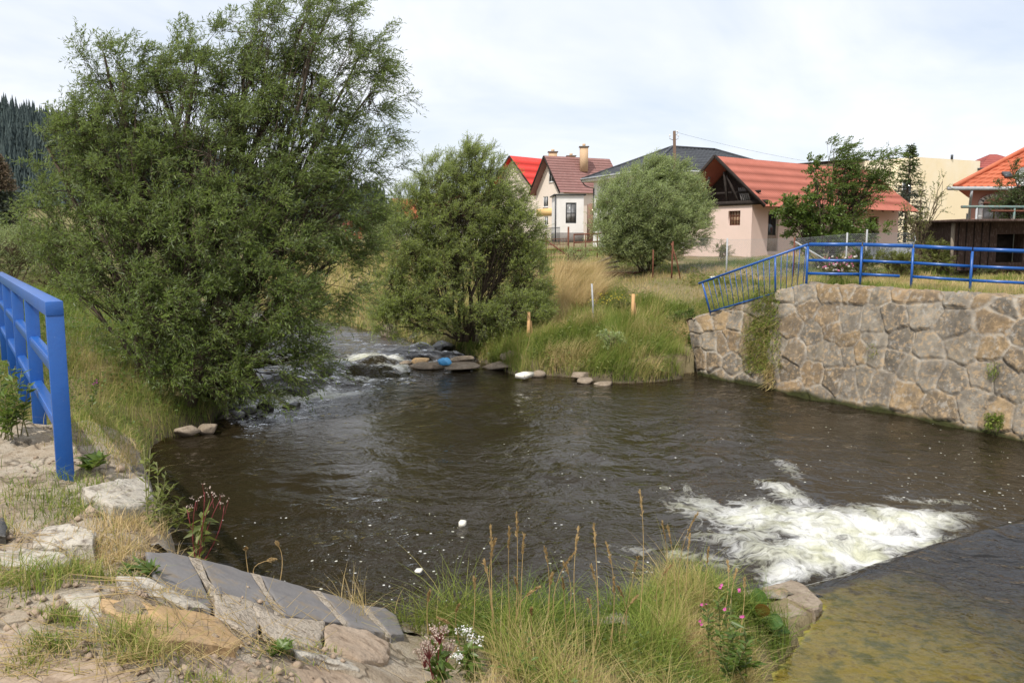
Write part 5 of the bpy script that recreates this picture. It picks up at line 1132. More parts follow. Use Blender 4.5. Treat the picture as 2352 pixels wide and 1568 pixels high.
for i, (nm, lb, px, D, w, h, n, L, wd, mt) in enumerate(SH):
    sT = shrub(nm, lb, hitD(px, D), w, h, n, L, wd, mt, 50 + i)
    if nm in ('rose_bush', 'yellow_weed'):
        rg = np.random.default_rng(i); b = hitD(px, D); fb = {'white_bloom': MB(), 'pink_bloom': MB()} if nm == 'rose_bush' else {'yellow_bloom': MB()}
        for q in fb.values():
            n_ = 26 if nm == 'rose_bush' else 60
            P = b + np.stack([rg.normal(0, w * .26, n_), -rg.uniform(0, w * .35, n_), h * rg.uniform(.45, 1.0, n_)], -1)
            for p in P:
                v = unit(rg.normal(size=(9, 3)) + [0, -.4, .5]); s_ = .05 if nm == 'rose_bush' else .03
                leaves(q, np.repeat(p[None], 9, 0), v, rg.normal(size=(9, 3)), s_, s_, .5)
        for k, q in fb.items():
            q.build('bloom', simple(k, *{'white_bloom': ((.7, .66, .62), (.8, .77, .74)), 'pink_bloom': ((.55, .16, .30), (.68, .28, .42)), 'yellow_bloom': ((.55, .46, .05), (.65, .56, .10))}[k], 20, .6), sT)
BG = [('hedge_bush', 'grey green bush behind the left railing at the left edge', 20, 40, 5.5, 3.6, 16000, .12, .03, m_round), ('hedge_bush', 'green bush between the left spruce and the big willow', 110, 44, 5, 3.2, 12000, .12, .03, m_young),
      ('hedge_bush', 'dark bush far behind the big willow at the left edge', -60, 52, 6, 4.5, 9000, .14, .05, m_dkleaf),
      ('far_bush', 'soft green bush right of the red hut', 862, 62, 3.6, 2.4, 9000, .10, .03, m_round), ('far_tree', 'dark green tree behind the red hut', 855, 82, 6, 4.6, 12000, .16, .08, m_dkleaf), ('far_tree', 'dark tree touching the left side of the young willow', 900, 84, 4.5, 4.2, 9000, .16, .08, m_dkleaf),
      ('far_tree', 'green tree far behind the trunk of the big willow', 760, 80, 7, 5, 9000, .16, .08, m_dkleaf), ('far_tree', 'round tree far behind the middle of the big willow', 560, 85, 9, 6, 9000, .18, .09, m_dkleaf), ('far_tree', 'broad tree far behind the left half of the big willow', 330, 80, 10, 6, 9000, .18, .09, m_dkleaf),
      ('far_tree', 'tree behind the low white cottage', 1000, 110, 6, 5.5, 6000, .2, .1, m_dkleaf), ('far_bush', 'low bush before the rusty gate', 1325, 40, 1.6, 1.2, 2500, .08, .03, m_round)]
for i, (nm, lb, px, D, w, h, n, L, wd, mt) in enumerate(BG): shrub(nm, lb, hitD(px, D), w, h, n, L, wd, mt, 80 + i, cat='tree' if 'tree' in nm else 'bush', n=9, twigL=(.3, .6), trunk_r=.1, stemvis=1.5)
def spruce(label, base, h, r, n, mat, topmat, seed, lean=0.0, sparse=1.0):
    rg = np.random.default_rng(seed); base = np.asarray(base, float); T = thing('spruce_tree', label, 'tree', base); wood = MB(); lo = MB(); hi = MB()
    wood.tube([base, base + [0, 0, h * .5], base + [lean, 0, h]], [r * .07, r * .045, .012], 7)
    nb = int(n); f = np.sort(rg.uniform(.06, .98, nb)); a = rg.uniform(0, 2 * pi, nb); ln = r * (1 - f) ** .8 * rg.uniform(.75, 1.1, nb) + .12
    A = base + np.stack([lean * f, 0 * f, h * f], -1); D = np.stack([np.cos(a), np.sin(a), .25 - .55 * (1 - f)], -1); B = A + D * ln[:, None]
    sticks(wood, A, B, .02, .006)
    k = int(18 * sparse); g = rg.uniform(.15, 1, (nb, k)); P = (A[:, None] + (B - A)[:, None] * g[..., None]).reshape(-1, 3) + rg.normal(0, .03, (nb * k, 3)); D2 = np.repeat(D, k, 0)
    d = unit(D2 + rg.normal(0, .55, (nb * k, 3)) + [0, 0, -.25]); top = np.repeat(f, k) > .62; L = .10 + .16 * np.repeat(1 - f, k)
    tn = rg.uniform(0, .9, nb * k); nn = rg.normal(size=(nb * k, 3))
    for m_, q in ((top, hi), (~top, lo)): leaves(q, P[m_], d[m_], nn[m_], L[m_] * rg.uniform(1, 2, m_.sum()), .075, tn[m_])
    wood.build('trunk', m_bark, T, True); lo.build('crown', mat, T); hi.build('crown_top', topmat, T)
spruce('tall spruce with a dry brown top behind the bushes at the left edge', hitD(8, 70), 8.6, 3.4, 900, m_spruce, m_rusts, 3)
spruce('dark spruce standing between the pink shed and the cream building', v3(26.4, 56, -.6), 6.9, 1.7, 300, m_spruce, m_dkleaf, 4, .1, .55)
# far forest on the hill, one mass
def forest():
    rg = np.random.default_rng(6); n = 4200
    u = np.concatenate([rg.uniform(-.80, -.36, n), rg.uniform(-.36, -.15, 500)]); y = rg.uniform(300, 520, len(u)); x = u * y; z = terrain(x, y); h = rg.uniform(8, 17, len(u)) * (.7 + .5 * vnoise(x * .02, y * .02, 8)); r = h * rg.uniform(.13, .22, len(u)); m = len(u)
    b = MB(); tiers = 7; spikes = 7
    for t in range(tiers):
        f0 = t / tiers * .92 + .04; zb = z + h * f0; rt = r * (1 - f0) * 1.05; zt = z + h * min(1, f0 + 1.7 / tiers)
        for s_ in range(spikes):
            a0 = 2 * pi * s_ / spikes + rg.uniform(0, 1, m); a1 = a0 + 2 * pi / spikes * .95; am = (a0 + a1) / 2; k = rg.uniform(.75, 1.25, m)
            V = np.stack([np.stack([x, y, zt], -1), np.stack([x + rt * .55 * np.cos(a0), y + rt * .55 * np.sin(a0), zb + .2 * h / tiers], -1), np.stack([x + rt * k * np.cos(am), y + rt * k * np.sin(am), zb - .15 * h / tiers], -1), np.stack([x + rt * .55 * np.cos(a1), y + rt * .55 * np.sin(a1), zb + .2 * h / tiers], -1)], 1).reshape(-1, 3)
            i = np.arange(m)[:, None] * 4; b.add(V, np.concatenate([i + [0, 1, 2], i + [0, 2, 3]]), np.repeat(rg.uniform(0, .9, m), 4))
    b.build('spruce_forest', leafmat('hazed_forest_needle', (.034, .052, .052), (.060, .085, .080), None, .05, .8), None, label='dark spruce forest covering the far hill at left', cat='forest', kind='stuff')  # needle colours lightened so the distance haze is painted into them
forest()
# ------------------------------------------------------------------ grass
def grassmat(name, stops, trans=.3):
    m, nt, out = newmat(name); col = ramp(nt, attr(nt, 'tint'), stops)
    p = pbsdf(nt, col, .6, None, .2); tr = N(nt, 'ShaderNodeBsdfTranslucent', {'Color': col}).outputs[0]
    nt.links.new(N(nt, 'ShaderNodeMixShader', {0: trans, 1: p, 2: tr}).outputs[0], out); return m
m_grass = grassmat('grass', [(0, (.080, .135, .020)), (.35, (.21, .275, .046)), (.6, (.30, .29, .085)), (.8, (.48, .37, .16)), (1, (.58, .44, .23))])
def scatter(n, r0, r1, u0, u1, pw=0.):
    r = np.exp(R.uniform(math.log(r0), math.log(r1), n)) if pw == 0 else (R.uniform(r0 ** pw, r1 ** pw, n)) ** (1 / pw)
    u = R.uniform(u0, u1, n); return u * r, r
def side(x, y):
    dl = dist_poly(x, y, PL); dr = dist_poly(x, y, PR); s, t = ST(x, y); return dl, dr, s, t, inside(x, y, POLY)
def grow(name, label, xy, hmin, hmax, wk, tint, lean=.25, wind=.12, cat='grass', segs=3):
    x, y = xy; n = len(x); z = terrain(x, y); D = np.hypot(x, y)
    cl = vnoise(x * 2.7, y * 2.7, 71); cl2 = vnoise(x * 6.1, y * 6.1, 73)
    H = R.uniform(hmin, hmax, n) * (.35 + .75 * vnoise(x * .8, y * .8, 7) + .75 * cl * cl2 * 1.6); tint = tint + .34 * (cl - .5) + .2 * (cl2 - .5); W_ = wk * np.maximum(.0035, D * .00050) * R.uniform(.7, 1.4, n)
    a = R.uniform(0, 2 * pi, n); ll = H * np.abs(R.normal(0, lean, n)); le = np.stack([np.cos(a) * ll + wind * H + 1.1 * H * (vnoise(x * 1.9, y * 1.9, 75) - .5), np.sin(a) * ll + 1.1 * H * (vnoise(x * 1.9, y * 1.9, 77) - .5)], -1)
    b = MB(); blades(b, np.stack([x, y, z - .02], -1), H, W_, le, np.clip(tint, 0, 1), segs=segs); return b.build(name, m_grass, None, label=label, cat=cat, kind='stuff')
def pick(xy, m): return xy[0][m], xy[1][m]
# meadow behind the right bank
xy = scatter(230000, 20, 75, -.16, .72, .4); dl, dr, s, t, ins = side(*xy)
shed_ = (xy[1] > 41.6 + .68 * (xy[0] - 12.1) - .3) & (xy[0] > 7.5) & (xy[0] < 26) & (xy[1] < 60)
m = (~ins) & (dr < dl) & (dr > 1.8) & ((s > 15.5) | (t > 17.5)) & (~shed_) & (xy[1] < 62) & ~((xy[0] > 16.4) & (xy[1] > 30.9))
p = pick(xy, m); gq = fbm(p[0] * .35, p[1] * .35, 3, 41); tt_ = np.clip((gq - .42) * 3.4 + .18 + R.normal(0, .16, len(p[0])), 0, 1)
grow('meadow_grass', 'short green and straw coloured meadow grass behind the right bank', p, .10, .26, .9, tt_, .35, .1)
# tall bank grass
xy = scatter(150000, 20, 40, -.13, .30, .4); dl, dr, s, t, ins = side(*xy); m = (~ins) & (dr < dl) & (dr > .12) & (dr < 5.0 + 1.5 * (vnoise(xy[0] * .6, xy[1] * .6, 3))) & (s > 17.6) & (xy[1] < 33) & (xy[0] > -2.2) & ~((t > 16.9) & (s < 19.3))
p = pick(xy, m); tt_ = np.clip(fbm(p[0] * .7, p[1] * .7, 3, 43) * 1.5 - .34 + R.normal(0, .20, len(p[0])), 0, 1)
grow('bank_grass', 'tall green and golden grass covering the bank left of the stone wall', p, .30, .72, .75, tt_, .4, .15)
# tall golden clump
xy = (R.uniform(1.0, 3.9, 16000), R.uniform(29.5, 36.5, 16000)); m = np.abs(xy[0] / xy[1] - .072 - .012 * (vnoise(xy[1] * 1.2, xy[0], 3) - .5)) < .030
p = pick(xy, m); grow('golden_grass', 'tall golden dry grass blown to the right beside the young willow', p, .8, 1.35, .8, R.uniform(.72, 1, len(p[0])), .22, .38)
# far right bank strip and golden field seen behind the young willow
xy = scatter(60000, 27, 80, -.32, .02, .4); dl, dr, s, t, ins = side(*xy); m = (~ins) & (dr < dl) & (dr > .1); p = pick(xy, m)
grow('field_grass', 'pale dry field grass behind the two willows', p, .3, .6, 1.0, np.clip(.68 + R.normal(0, .2, len(p[0])), 0, 1), .3, .15)
# left bank
xy = scatter(200000, 7.5, 62, -.95, -.15, .45); dl, dr, s, t, ins = side(*xy); m = (~ins) & (dl < dr) & (dl > .08) & (s + 1.2 * np.minimum(0, t) > 8.6 + 1.2 * (vnoise(xy[0] * .9, xy[1] * .9, 5) - .5))
p = pick(xy, m); dd2 = dist_poly(p[0], p[1], PL); tt_ = np.clip(.08 + .55 * sstep(7, 2, dd2) * fbm(p[0] * .8, p[1] * .8, 3, 47) * 1.4 + R.normal(0, .16, len(p[0])), 0, 1)
grow('left_bank_grass', 'mixed green and dry grass on the left bank under the big willow', p, .16, .46, .8, tt_, .4, .12)
# fringe along the far water edges
xy = (R.uniform(-14, 5, 70000), R.uniform(16, 46, 70000)); dl, dr, s, t, ins = side(*xy); m = (~ins) & (np.minimum(dl, dr) < .55) & (s > 12)
p = pick(xy, m); grow('edge_grass', 'overhanging grass fringe along the water edge', p, .25, .55, .8, np.clip(.42 + R.normal(0, .22, len(p[0])), 0, 1), .6, .1)
# plateau edge on the right wall: a little grass over the coping
xy = (R.uniform(5, 15, 40000), R.uniform(10, 26, 40000)); dl, dr, s, t, ins = side(*xy); m = (t > 17.95 + .55 * vnoise(xy[0] * 1.3, xy[1] * 1.3, 3)) & (t < 19.4) & (s > 2) & (s < 18)
p = pick(xy, m); grow('wall_top_grass', 'thin grass along the top of the right stone wall', p, .10, .34, .9, np.clip(.36 + R.normal(0, .22, len(p[0])), 0, 1), .4, .1)
# near mound
def st_xy(n, s0, s1, t0, t1): s = R.uniform(s0, s1, n); t = R.uniform(t0, t1, n); return -.5 * s + .866 * t, .866 * s + .5 * t
xy = st_xy(72000, 1.5, 5.1, 1.2, 5.6); s, t = ST(*xy); insS = inside(xy[0], xy[1], SILL); edge = 1.95 + .55 * (vnoise(s * 1.5, t, 3) - .5) + .25 * (s - 4.2) * -1
m = (~insS) & (t > edge) & (s < np.interp(t, [1.8, 2.7, 3.4, 4, 4.7], [4.52, 4.44, 4.54, 4.82, 5.07])) & (vnoise(xy[0] * 2.6, xy[1] * 2.6, 15) > .22) & (t < 4.95 + .3 * vnoise(s * 3, t, 9))
p = pick(xy, m); gq = fbm(p[0] * 1.5, p[1] * 1.5, 3, 51); tt_ = np.clip(.20 + (gq - .35) * 1.5 + R.normal(0, .16, len(p[0])), 0, 1)
grow('mound_grass', 'long tangled green and straw grass on the near mound beside the weir', p, .12, .34, 1.45, tt_, .95, .06, segs=4)
xy = st_xy(9000, 2.5, 4.9, 1.4, 2.7); p = pick(xy, vnoise(xy[0] * 3, xy[1] * 3, 19) > .5)
grow('dry_grass', 'dry straw grass where the grey slabs meet the near mound', p, .10, .28, 1.0, R.uniform(.7, 1, len(p[0])), .9, .05)
# ledge tufts
TU = [(120, 1150, 260, 60, 900, .20, .18), (200, 1140, 120, 50, 500, .16, .2), (60, 1350, 150, 55, 700, .22, .3), (200, 1320, 130, 35, 500, .16, .35), (290, 1195, 110, 70, 900, .18, .85), (250, 1260, 130, 45, 700, .16, .8), (300, 1490, 90, 45, 420, .20, .4), (150, 1455, 70, 20, 200, .12, .3), (330, 1535, 110, 25, 350, .16, .5), (120, 1510, 70, 20, 220, .1, .15), (60, 1540, 130, 40, 300, .12, .45), (400, 1215, 60, 40, 400, .2, .8), (440, 1265, 50, 15, 260, .22, .85),
      (240, 1010, 110, 50, 700, .25, .4), (200, 970, 70, 40, 500, .25, .35), (290, 1060, 60, 40, 400, .2, .75), (0, 1200, 60, 60, 250, .14, .6), (520, 1590, 160, 30, 300, .10, .4), (700, 1520, 160, 20, 160, .07, .3), (640, 1495, 50, 15, 120, .08, .2), (420, 1390, 80, 15, 160, .09, .8), (340, 1300, 30, 20, 120, .12, .5)]
b = MB()
for i, (px, py, rx, ry, n, h, tn) in enumerate(TU):
    n = int(n * .85); q = onbank(np.stack([px + R.normal(0, rx * .42, n), py + R.normal(0, ry * .42, n)], -1), 0); q[:, 2] = terrain(q[:, 0], q[:, 1]) + .015
    H = h * .72 * R.uniform(.25, 1.0, n); a = R.uniform(0, 2 * pi, n); ll = H * np.abs(R.normal(.5, 1.0, n)); blades(b, q, H, .0045 * R.uniform(.6, 1.3, n), np.stack([np.cos(a) * ll + .15 * H, np.sin(a) * ll], -1), np.clip(tn + .12 + R.normal(0, .22, n), 0, 1))
b.build('ledge_grass', m_grass, None, label='low grass tufts in the joints of the stony ledge', cat='grass', kind='stuff')
b = MB(); n = 2600; n = 1200; q = onbank(np.stack([R.uniform(-60, 760, n), R.uniform(1080, 1600, n)], -1), 0); keep = (vnoise(q[:, 0] * 2.2, q[:, 1] * 2.2, 23) > .40) & (ST(q[:, 0], q[:, 1])[0] < 4.6); q = q[keep]; n = len(q); q[:, 2] = terrain(q[:, 0], q[:, 1]) + R.uniform(.02, .06, n)
a = R.normal(2.6, .7, n); L = R.uniform(.08, .40, n); d = np.stack([np.cos(a), np.sin(a), R.normal(0, .06, n)], -1) * L[:, None]; e = q + d; e[:, 2] = np.maximum(terrain(e[:, 0], e[:, 1]) + .02, q[:, 2] + d[:, 2])
sticks(b, q, e, .0017, .0008, R.uniform(.78, 1, n)); b.build('straw', m_grass, None, label='loose dry straw lying on the stony ledge', cat='straw', kind='stuff')
# plants hanging on the right wall
b = MB()
def wallpts(px0, px1, py0, py1, n, D):
    px = R.uniform(px0, px1, n); py = R.uniform(py0, py1, n); return px, py
def onwall(px, py):
    r = ray(px, py); bt = (17.9 - 16.8) / 3.2      # face: t = 16.8 + (z + 4.45) * .344
    k = (16.8 + 4.45 * bt) / (r @ np.array([BX[0], BX[1], -bt])); return r * k[..., None]
for (px0, px1, py0, py1, n, h, tn, gr) in [(1735, 1790, 660, 760, 900, .3, .45, 0), (1722, 1772, 740, 850, 900, .32, .6, 0), (1725, 1800, 690, 850, 1500, .32, .55, m_grass), (1710, 1765, 760, 850, 600, .3, .65, 0), (1760, 1785, 840, 890, 400, .3, .85, 0), (1735, 1800, 665, 720, 500, .25, .45, 0), (2270, 2310, 950, 985, 260, .22, .2, 0), (2270, 2300, 835, 870, 120, .16, .35, 0), (1995, 2020, 790, 830, 90, .14, .5, 0)]:
    q = onwall(R.uniform(px0, px1, n), R.uniform(py0, py1, n)); q = q + np.array([-.86, -.5, .3]) * R.uniform(.02, .14, n)[:, None]; H = h * 1.15 * R.uniform(.3, 1, n)
    le = np.stack([-.55 * H + R.normal(0, .5, n) * H, -.4 * H + R.normal(0, .4, n) * H], -1); blades(b, q, H * R.uniform(-.4, .8, n), .018 * R.uniform(.7, 1.3, n), le, np.clip(tn + R.normal(0, .2, n), 0, 1))
q = np.concatenate([onwall(R.uniform(1738, 1795, 420), R.uniform(665, 800, 420)), onwall(R.uniform(1720, 1770, 420), R.uniform(740, 860, 420)), onwall(R.uniform(2272, 2306, 70), R.uniform(950, 985, 70))]); n = len(q); q = q + np.array([-.86, -.5, .3]) * R.uniform(.03, .2, n)[:, None]
leaves(b, q, unit(R.normal(size=(n, 3)) + [-.4, -.3, -.2]), R.normal(size=(n, 3)) + [-.4, -.3, .8], R.uniform(.05, .11, n), .035, R.uniform(.1, .5, n))
b.build('wall_plants', m_grass, None, label='grass and weeds hanging on the face of the right stone wall', cat='weeds', kind='stuff')
def weeds(name, label, xy, nl, L, h, mat):
    x, y = xy; n = len(x); z = terrain(x, y); c = np.repeat(np.stack([x, y, z], -1), nl, 0); m = n * nl; k = np.repeat(np.clip(np.hypot(x, y) / 14, .7, 1.6), nl)
    a = R.uniform(0, 2 * pi, m); f = R.uniform(.05, 1, m); r = R.uniform(.02, .16, m); P = c + np.stack([np.cos(a) * r, np.sin(a) * r, h * f * np.repeat(R.uniform(.4, 1, n), nl)], -1)
    b = MB(); leaves(b, P, np.stack([np.cos(a), np.sin(a), R.uniform(-.2, .8, m)], -1), R.normal(0, .35, (m, 3)) + [0, 0, 1], L * R.uniform(.5, 1.2, m) * k, L * .42 * k, np.clip(np.repeat(R.uniform(0, .8, n), nl) + R.normal(0, .1, m), 0, .92)); return b.build(name, mat, None, label=label, cat='weeds', kind='stuff')
xy = st_xy(420, 2.2, 4.9, 1.9, 5.0); s, t = ST(*xy); m = (~inside(xy[0], xy[1], SILL)) & (s < np.interp(t, [1.8, 2.7, 3.4, 4, 4.7], [4.4, 4.3, 4.4, 4.7, 4.95])) & (vnoise(xy[0] * 1.7, xy[1] * 1.7, 83) > .45)
weeds('mound_weeds', 'low broad leafed weeds among the grass of the near mound', pick(xy, m), 9, .06, .22, m_broad)
xy = scatter(2600, 8, 34, -.9, -.2, .35); dl, dr, s, t, ins = side(*xy); m = (~ins) & (dl < dr) & (dl > .15) & (s + 1.2 * np.minimum(0, t) > 8.6)
weeds('left_bank_weeds', 'broad leafed weeds among the grass of the left bank', pick(xy, m), 11, .075, .42, m_broad)
xy = scatter(4200, 20, 34, -.12, .30, .4); dl, dr, s, t, ins = side(*xy); m = (~ins) & (dr < dl) & (dr > .15) & (s > 17.8) & (vnoise(xy[0] * .8, xy[1] * .8, 85) > .45) & ~((t > 16.9) & (s < 19.3))
weeds('right_bank_weeds', 'broad leafed weeds in patches on the right grassy bank', pick(xy, m), 10, .08, .45, m_shrub)
# gravel on the ledge
b = MB(); n = 900; q = onbank(np.stack([R.uniform(-60, 800, n), R.uniform(1000, 1600, n)], -1), 0); q = q[ST(q[:, 0], q[:, 1])[0] < 6.5]; n = len(q); q[:, 2] = terrain(q[:, 0], q[:, 1]) + .004
oc = np.array([[1, 0, 0], [0, 1, 0], [-1, 0, 0], [0, -1, 0], [0, 0, .7], [0, 0, -.7]], float); sz = R.gamma(2., .006, n) + .004
V = q[:, None] + (oc[None] * R.uniform(.6, 1.3, (n, 6, 1))) * sz[:, None, None]; i = np.arange(n)[:, None] * 6
b.add(V.reshape(-1, 3), np.concatenate([i + f for f in ([0, 1, 4], [1, 2, 4], [2, 3, 4], [3, 0, 4], [1, 0, 5], [2, 1, 5], [3, 2, 5], [0, 3, 5])])); b.build('gravel', m_brown, None, label='loose gravel and grit on the stony ledge', cat='gravel', kind='stuff')
# ------------------------------------------------------------------ single plants near the camera
m_pink = simple('pink_petal', (.62, .10, .34), (.74, .20, .48), 20, .5); m_wpet = simple('white_petal', (.70, .69, .66), (.80, .79, .76), 20, .6); m_mauve = simple('mauve_seedhead', (.34, .26, .21), (.50, .40, .34), 30, .8)
m_red = simple('red_stem', (.16, .030, .035), (.22, .05, .05), 20, .5); m_dock = leafmat('dock_leaf', (.035, .085, .018), (.080, .155, .035), None, .25, .4, (.30, .09, .03)); m_straw = simple('straw_stalk', (.36, .24, .10), (.46, .33, .16), 20, .7)
def ground_at(px, py, lift=0):
    p = onbank([(px, py)])[0]; p[2] = max(gz(p[0], p[1]), p[2] - .12) + lift; return p
# seed stalks: each a thing with a stalk and a seed head
SP = [(1135, 1500, 1210), (1150, 1510, 1240), (1175, 1505, 1215), (1190, 1500, 1180), (1205, 1490, 1230), (1120, 1500, 1290), (1240, 1500, 1350), (1262, 1490, 1320), (1290, 1500, 1330), (1310, 1490, 1270), (1330, 1500, 1215), (1352, 1500, 1300), (1370, 1480, 1205), (1400, 1500, 1330), (1300, 1450, 1295), (1420, 1480, 1350), (1460, 1470, 1280), (1475, 1440, 1130), (1500, 1440, 1200), (1530, 1440, 1210), (1560, 1430, 1230), (1580, 1430, 1180), (1600, 1440, 1260), (1640, 1430, 1290), (1440, 1480, 1370), (1090, 1500, 1330), (1055, 1510, 1390), (1225, 1520, 1400), (985, 1500, 1360), (1010, 1510, 1420), (1345, 1490, 1380), (1385, 1490, 1250), (1250, 1480, 1260), (1165, 1510, 1330), (1520, 1430, 1300), (1680, 1430, 1310), (1700, 1440, 1330), (570, 1310, 1262), (620, 1320, 1285), (640, 1322, 1250)]
for i, (px, py, ty) in enumerate(SP):
    rg = np.random.default_rng(300 + i); b0 = ground_at(px + rg.normal(0, 12), py); D = b0[1]; e = atd(px + rg.normal(0, 8) + (18 if px > 1480 else 0), ty, D + rg.normal(0, .1)); lean_ = rg.normal(0, .05)
    f = np.linspace(0, 1, 9)[:, None]; P = b0 + (e - b0) * f + np.array([lean_, .02, .03]) * (4 * f * (1 - f)); t = thing('seed_stalk', 'dry brown grass stalk with a narrow seed head standing on the near mound', 'grass stalk', b0, 'dry grass stalks on the near mound')
    if i >= 37: t['label'] = 'short bent dry grass stalk growing at the far edge of the grey slabs'; t['group'] = 'dry stalks at the grey slabs'
    MB().tube(P, np.linspace(.0032, .0015, 9), 4).build('stalk', m_straw, t)
    k = 70; g = rg.uniform(.80, 1.0, k) if i < 37 else rg.uniform(.9, 1, k); Q = b0 + (e - b0) * g[:, None] + np.array([lean_, .02, .03]) * (4 * g * (1 - g))[:, None]; dr_ = unit(e - P[-3]) ; b = MB()
    leaves(b, Q, unit(dr_ + rg.normal(0, .22, (k, 3))), rg.normal(size=(k, 3)), .028, .0065, .5); b.build('seed_head', m_straw, t)
# white umbels and mauve seed heads
def umbel_plant(name, label, cat, px, py, tops, petal, stem, npet, rad, psz, leafm=m_broad, nl=60, up=None):
    b0 = ground_at(px, py); t = thing(name, label, cat, b0); sb = MB(); rg = np.random.default_rng(int(px))
    for (tx, ty) in tops:
        pb = MB()
        e = atd(tx, ty, b0[1] + rg.normal(0, .06)); f = np.linspace(0, 1, 6)[:, None]; sb.tube(b0 + (e - b0) * f + np.array([rg.normal(0, .03), 0, .02]) * 2 * f * (1 - f), np.linspace(.0035, .002, 6), 5)
        n = npet; v = rg.normal(size=(n, 3)) * [1, 1, .35]; v = unit(v) * rg.uniform(.1, 1, (n, 1)) ** .6; q = e + v * rad + [0, 0, .02]
        sticks(sb, np.repeat(e[None] - [0, 0, .05], n // 3, 0), q[:n // 3], .0018, .001)
        for _ in range(3): leaves(pb, q + rg.normal(0, psz * .4, (n, 3)), unit(rg.normal(size=(n, 3)) + [0, -.3, .6]), rg.normal(size=(n, 3)), psz, psz * .8, rg.uniform(0, 1, n))
        pb.build('flower_head', petal, t)
    sb.build('stem', stem, t, True)
    g = rg.uniform(0, .7, nl); top = atd(*tops[0], b0[1]); q = b0 + (top - b0) * g[:, None]; lb = MB(); leaves(lb, q, unit(rg.normal(size=(nl, 3)) + [0, 0, .2]), rg.normal(size=(nl, 3)) + [0, 0, 1.5], rg.uniform(.05, .12, nl), .03, rg.uniform(0, .9, nl)); lb.build('leaves', leafm, t)
umbel_plant('white_flower_plant', 'plant with small white flower clusters at the bottom of the near mound', 'flower', 1085, 1560, [(1065, 1455), (1045, 1515), (1085, 1540), (1055, 1585), (1090, 1480)], m_wpet, m_stem, 26, .045, .012)
umbel_plant('mauve_flower_plant', 'faded mauve flower heads on dark stems left of the white flowers', 'flower', 1005, 1590, [(1010, 1455), (985, 1490), (1025, 1490), (975, 1510)], m_mauve, m_red, 60, .05, .010)
umbel_plant('red_stem_weed', 'tall red stemmed weed with seed buds growing at the foot of the ledge', 'weed', 450, 1262, [(470, 1130), (490, 1145), (450, 1150), (505, 1148), (430, 1170), (515, 1160)], m_mauve, m_red, 5, .03, .010, m_shrub, 40)
def leafy_stem(name, label, cat, px, py, tops, leafL, leafW, mat, flower=None):
    b0 = ground_at(px, py); t = thing(name, label, cat, b0); sb = MB(); lb = MB(); fb = MB(); rg = np.random.default_rng(int(px) + 1)
    for (tx, ty) in tops:
        e = atd(tx, ty, b0[1] + rg.normal(0, .10)); s0 = b0 + [*rg.normal(0, .06, 2), 0]; f = np.linspace(0, 1, 6)[:, None]; sb.tube(s0 + (e - s0) * f, np.linspace(.005, .002, 6), 5)
        n = 26; g = rg.uniform(.15, .95, n); q = s0 + (e - s0) * g[:, None]; a = rg.uniform(0, 2 * pi, n); leaves(lb, q, np.stack([np.cos(a), np.sin(a), rg.uniform(.2, .9, n)], -1), np.tile([0, 0, 1.], (n, 1)) + rg.normal(0, .4, (n, 3)), leafL * rg.uniform(.5, 1.1, n), leafW, rg.uniform(.1, .9, n))
        if flower is not None:
            for _ in range(2):
                c = e + rg.normal(0, .02, 3); a = np.arange(5) * 2 * pi / 5 + rg.uniform(0, 1); leaves(fb, np.repeat(c[None], 5, 0), np.stack([np.cos(a), 0 * a - .3, np.sin(a)], -1), np.tile([0, -1., .3], (5, 1)), .013, .011, .5)
    sb.build('stem', m_stem, t, True); lb.build('leaves', mat, t)
    if flower is not None: fb.build('flower', flower, t)
leafy_stem('pink_flower_plant', 'leafy plant with small magenta flowers beside the weir corner', 'flower', 1660, 1480, [(1650, 1345), (1625, 1385), (1680, 1350), (1610, 1425), (1700, 1410), (1665, 1400)], .075, .020, m_broad, m_pink)
leafy_stem('green_weed', 'bright green leafy weed at the right foot of the near mound', 'weed', 1690, 1520, [(1680, 1440), (1720, 1470), (1650, 1450), (1700, 1500), (1740, 1520), (1660, 1500), (1710, 1430)], .09, .028, m_broad)
leafy_stem('green_weed', 'small bright green sprout in the middle of the near mound', 'weed', 1215, 1560, [(1213, 1520), (1225, 1530), (1205, 1535)], .05, .022, m_broad)
leafy_stem('green_weed', 'tiny green plant in the joint below the mortar strip', 'weed', 640, 1500, [(635, 1480), (655, 1482), (645, 1490)], .05, .03, m_broad)
leafy_stem('green_weed', 'small green plant at the left end of the grey slabs', 'weed', 345, 1310, [(340, 1285), (355, 1300), (350, 1295)], .08, .02, m_broad)
leafy_stem('green_weed', 'broad leafed plant right of the near railing post', 'weed', 220, 1065, [(210, 1050), (235, 1052), (225, 1058)], .11, .04, m_broad)
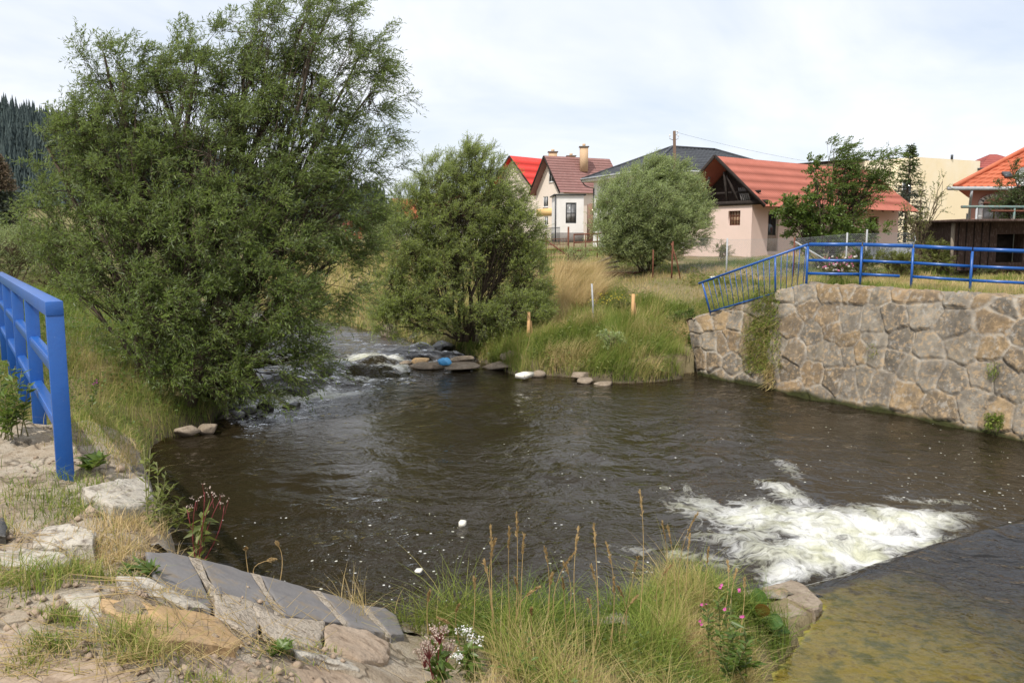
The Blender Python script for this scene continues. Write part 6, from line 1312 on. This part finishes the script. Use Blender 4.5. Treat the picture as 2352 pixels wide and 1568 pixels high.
leafy_stem('bank_herb', 'dry herb thicket growing down the pool side of the ledge', 'weed', 375, 1200, [(380, 1080), (400, 1110), (360, 1060), (420, 1140), (345, 1030), (395, 1160), (410, 1180), (370, 1120), (430, 1170), (330, 1020)], .06, .018, m_shrub)
leafy_stem('thistle_flower', 'single pink flower in the left bank grass', 'flower', 222, 905, [(220, 872), (224, 876)], .06, .02, m_broad, m_pink)
leafy_stem('railing_weed', 'green nettles growing through the near blue railing', 'weed', 30, 990, [(20, 830), (50, 850), (5, 870), (35, 840), (65, 880), (-20, 850), (10, 900), (45, 905), (-5, 830), (28, 870), (60, 920), (15, 930)], .09, .03, m_broad)
# dock with broad curved leaves
b0 = atz(1745, 1440, -3.05); t = thing('dock_plant', 'broad leafed dock plant with a reddish leaf at the weir corner', 'plant', b0); rg = np.random.default_rng(3)
for i, (tx, ty, w, tn) in enumerate([(1738, 1352, .075, .4), (1770, 1425, .085, .3), (1800, 1435, .07, .5), (1725, 1400, .06, .7), (1790, 1465, .08, .2), (1740, 1460, .07, .6), (1700, 1425, .06, .8), (1755, 1390, .055, 1.), (1815, 1455, .05, .3), (1715, 1470, .06, .5), (1760, 1480, .07, .25)]):
    e = atd(tx, ty, b0[1] + rg.normal(-.06, .10)); m_ = (b0 + e) / 2 + [0, 0, .06]; f = np.linspace(0, 1, 10)[:, None]; P = (1 - f) ** 2 * b0 + 2 * f * (1 - f) * m_ + f * f * e; S = unit(np.cross(e - b0, [rg.normal(0, .3), -.6, .8])); wv = w * np.sin(pi * np.clip((f[:, 0] - .22) / .78, 0, 1)) ** .8 + .003
    V = np.stack([P - S * wv[:, None] + [0, 0, .012], P - S * wv[:, None] * .5 + np.stack([0 * f[:, 0], 0 * f[:, 0], .006 * np.sin(f[:, 0] * 25)], -1), P, P + S * wv[:, None] * .5 + np.stack([0 * f[:, 0], 0 * f[:, 0], .006 * np.cos(f[:, 0] * 25)], -1), P + S * wv[:, None] + [0, 0, .012]], 1).reshape(-1, 3)
    MB().quadpatch(V, 5, 10, tn).build('leaf', m_dock, t, True)
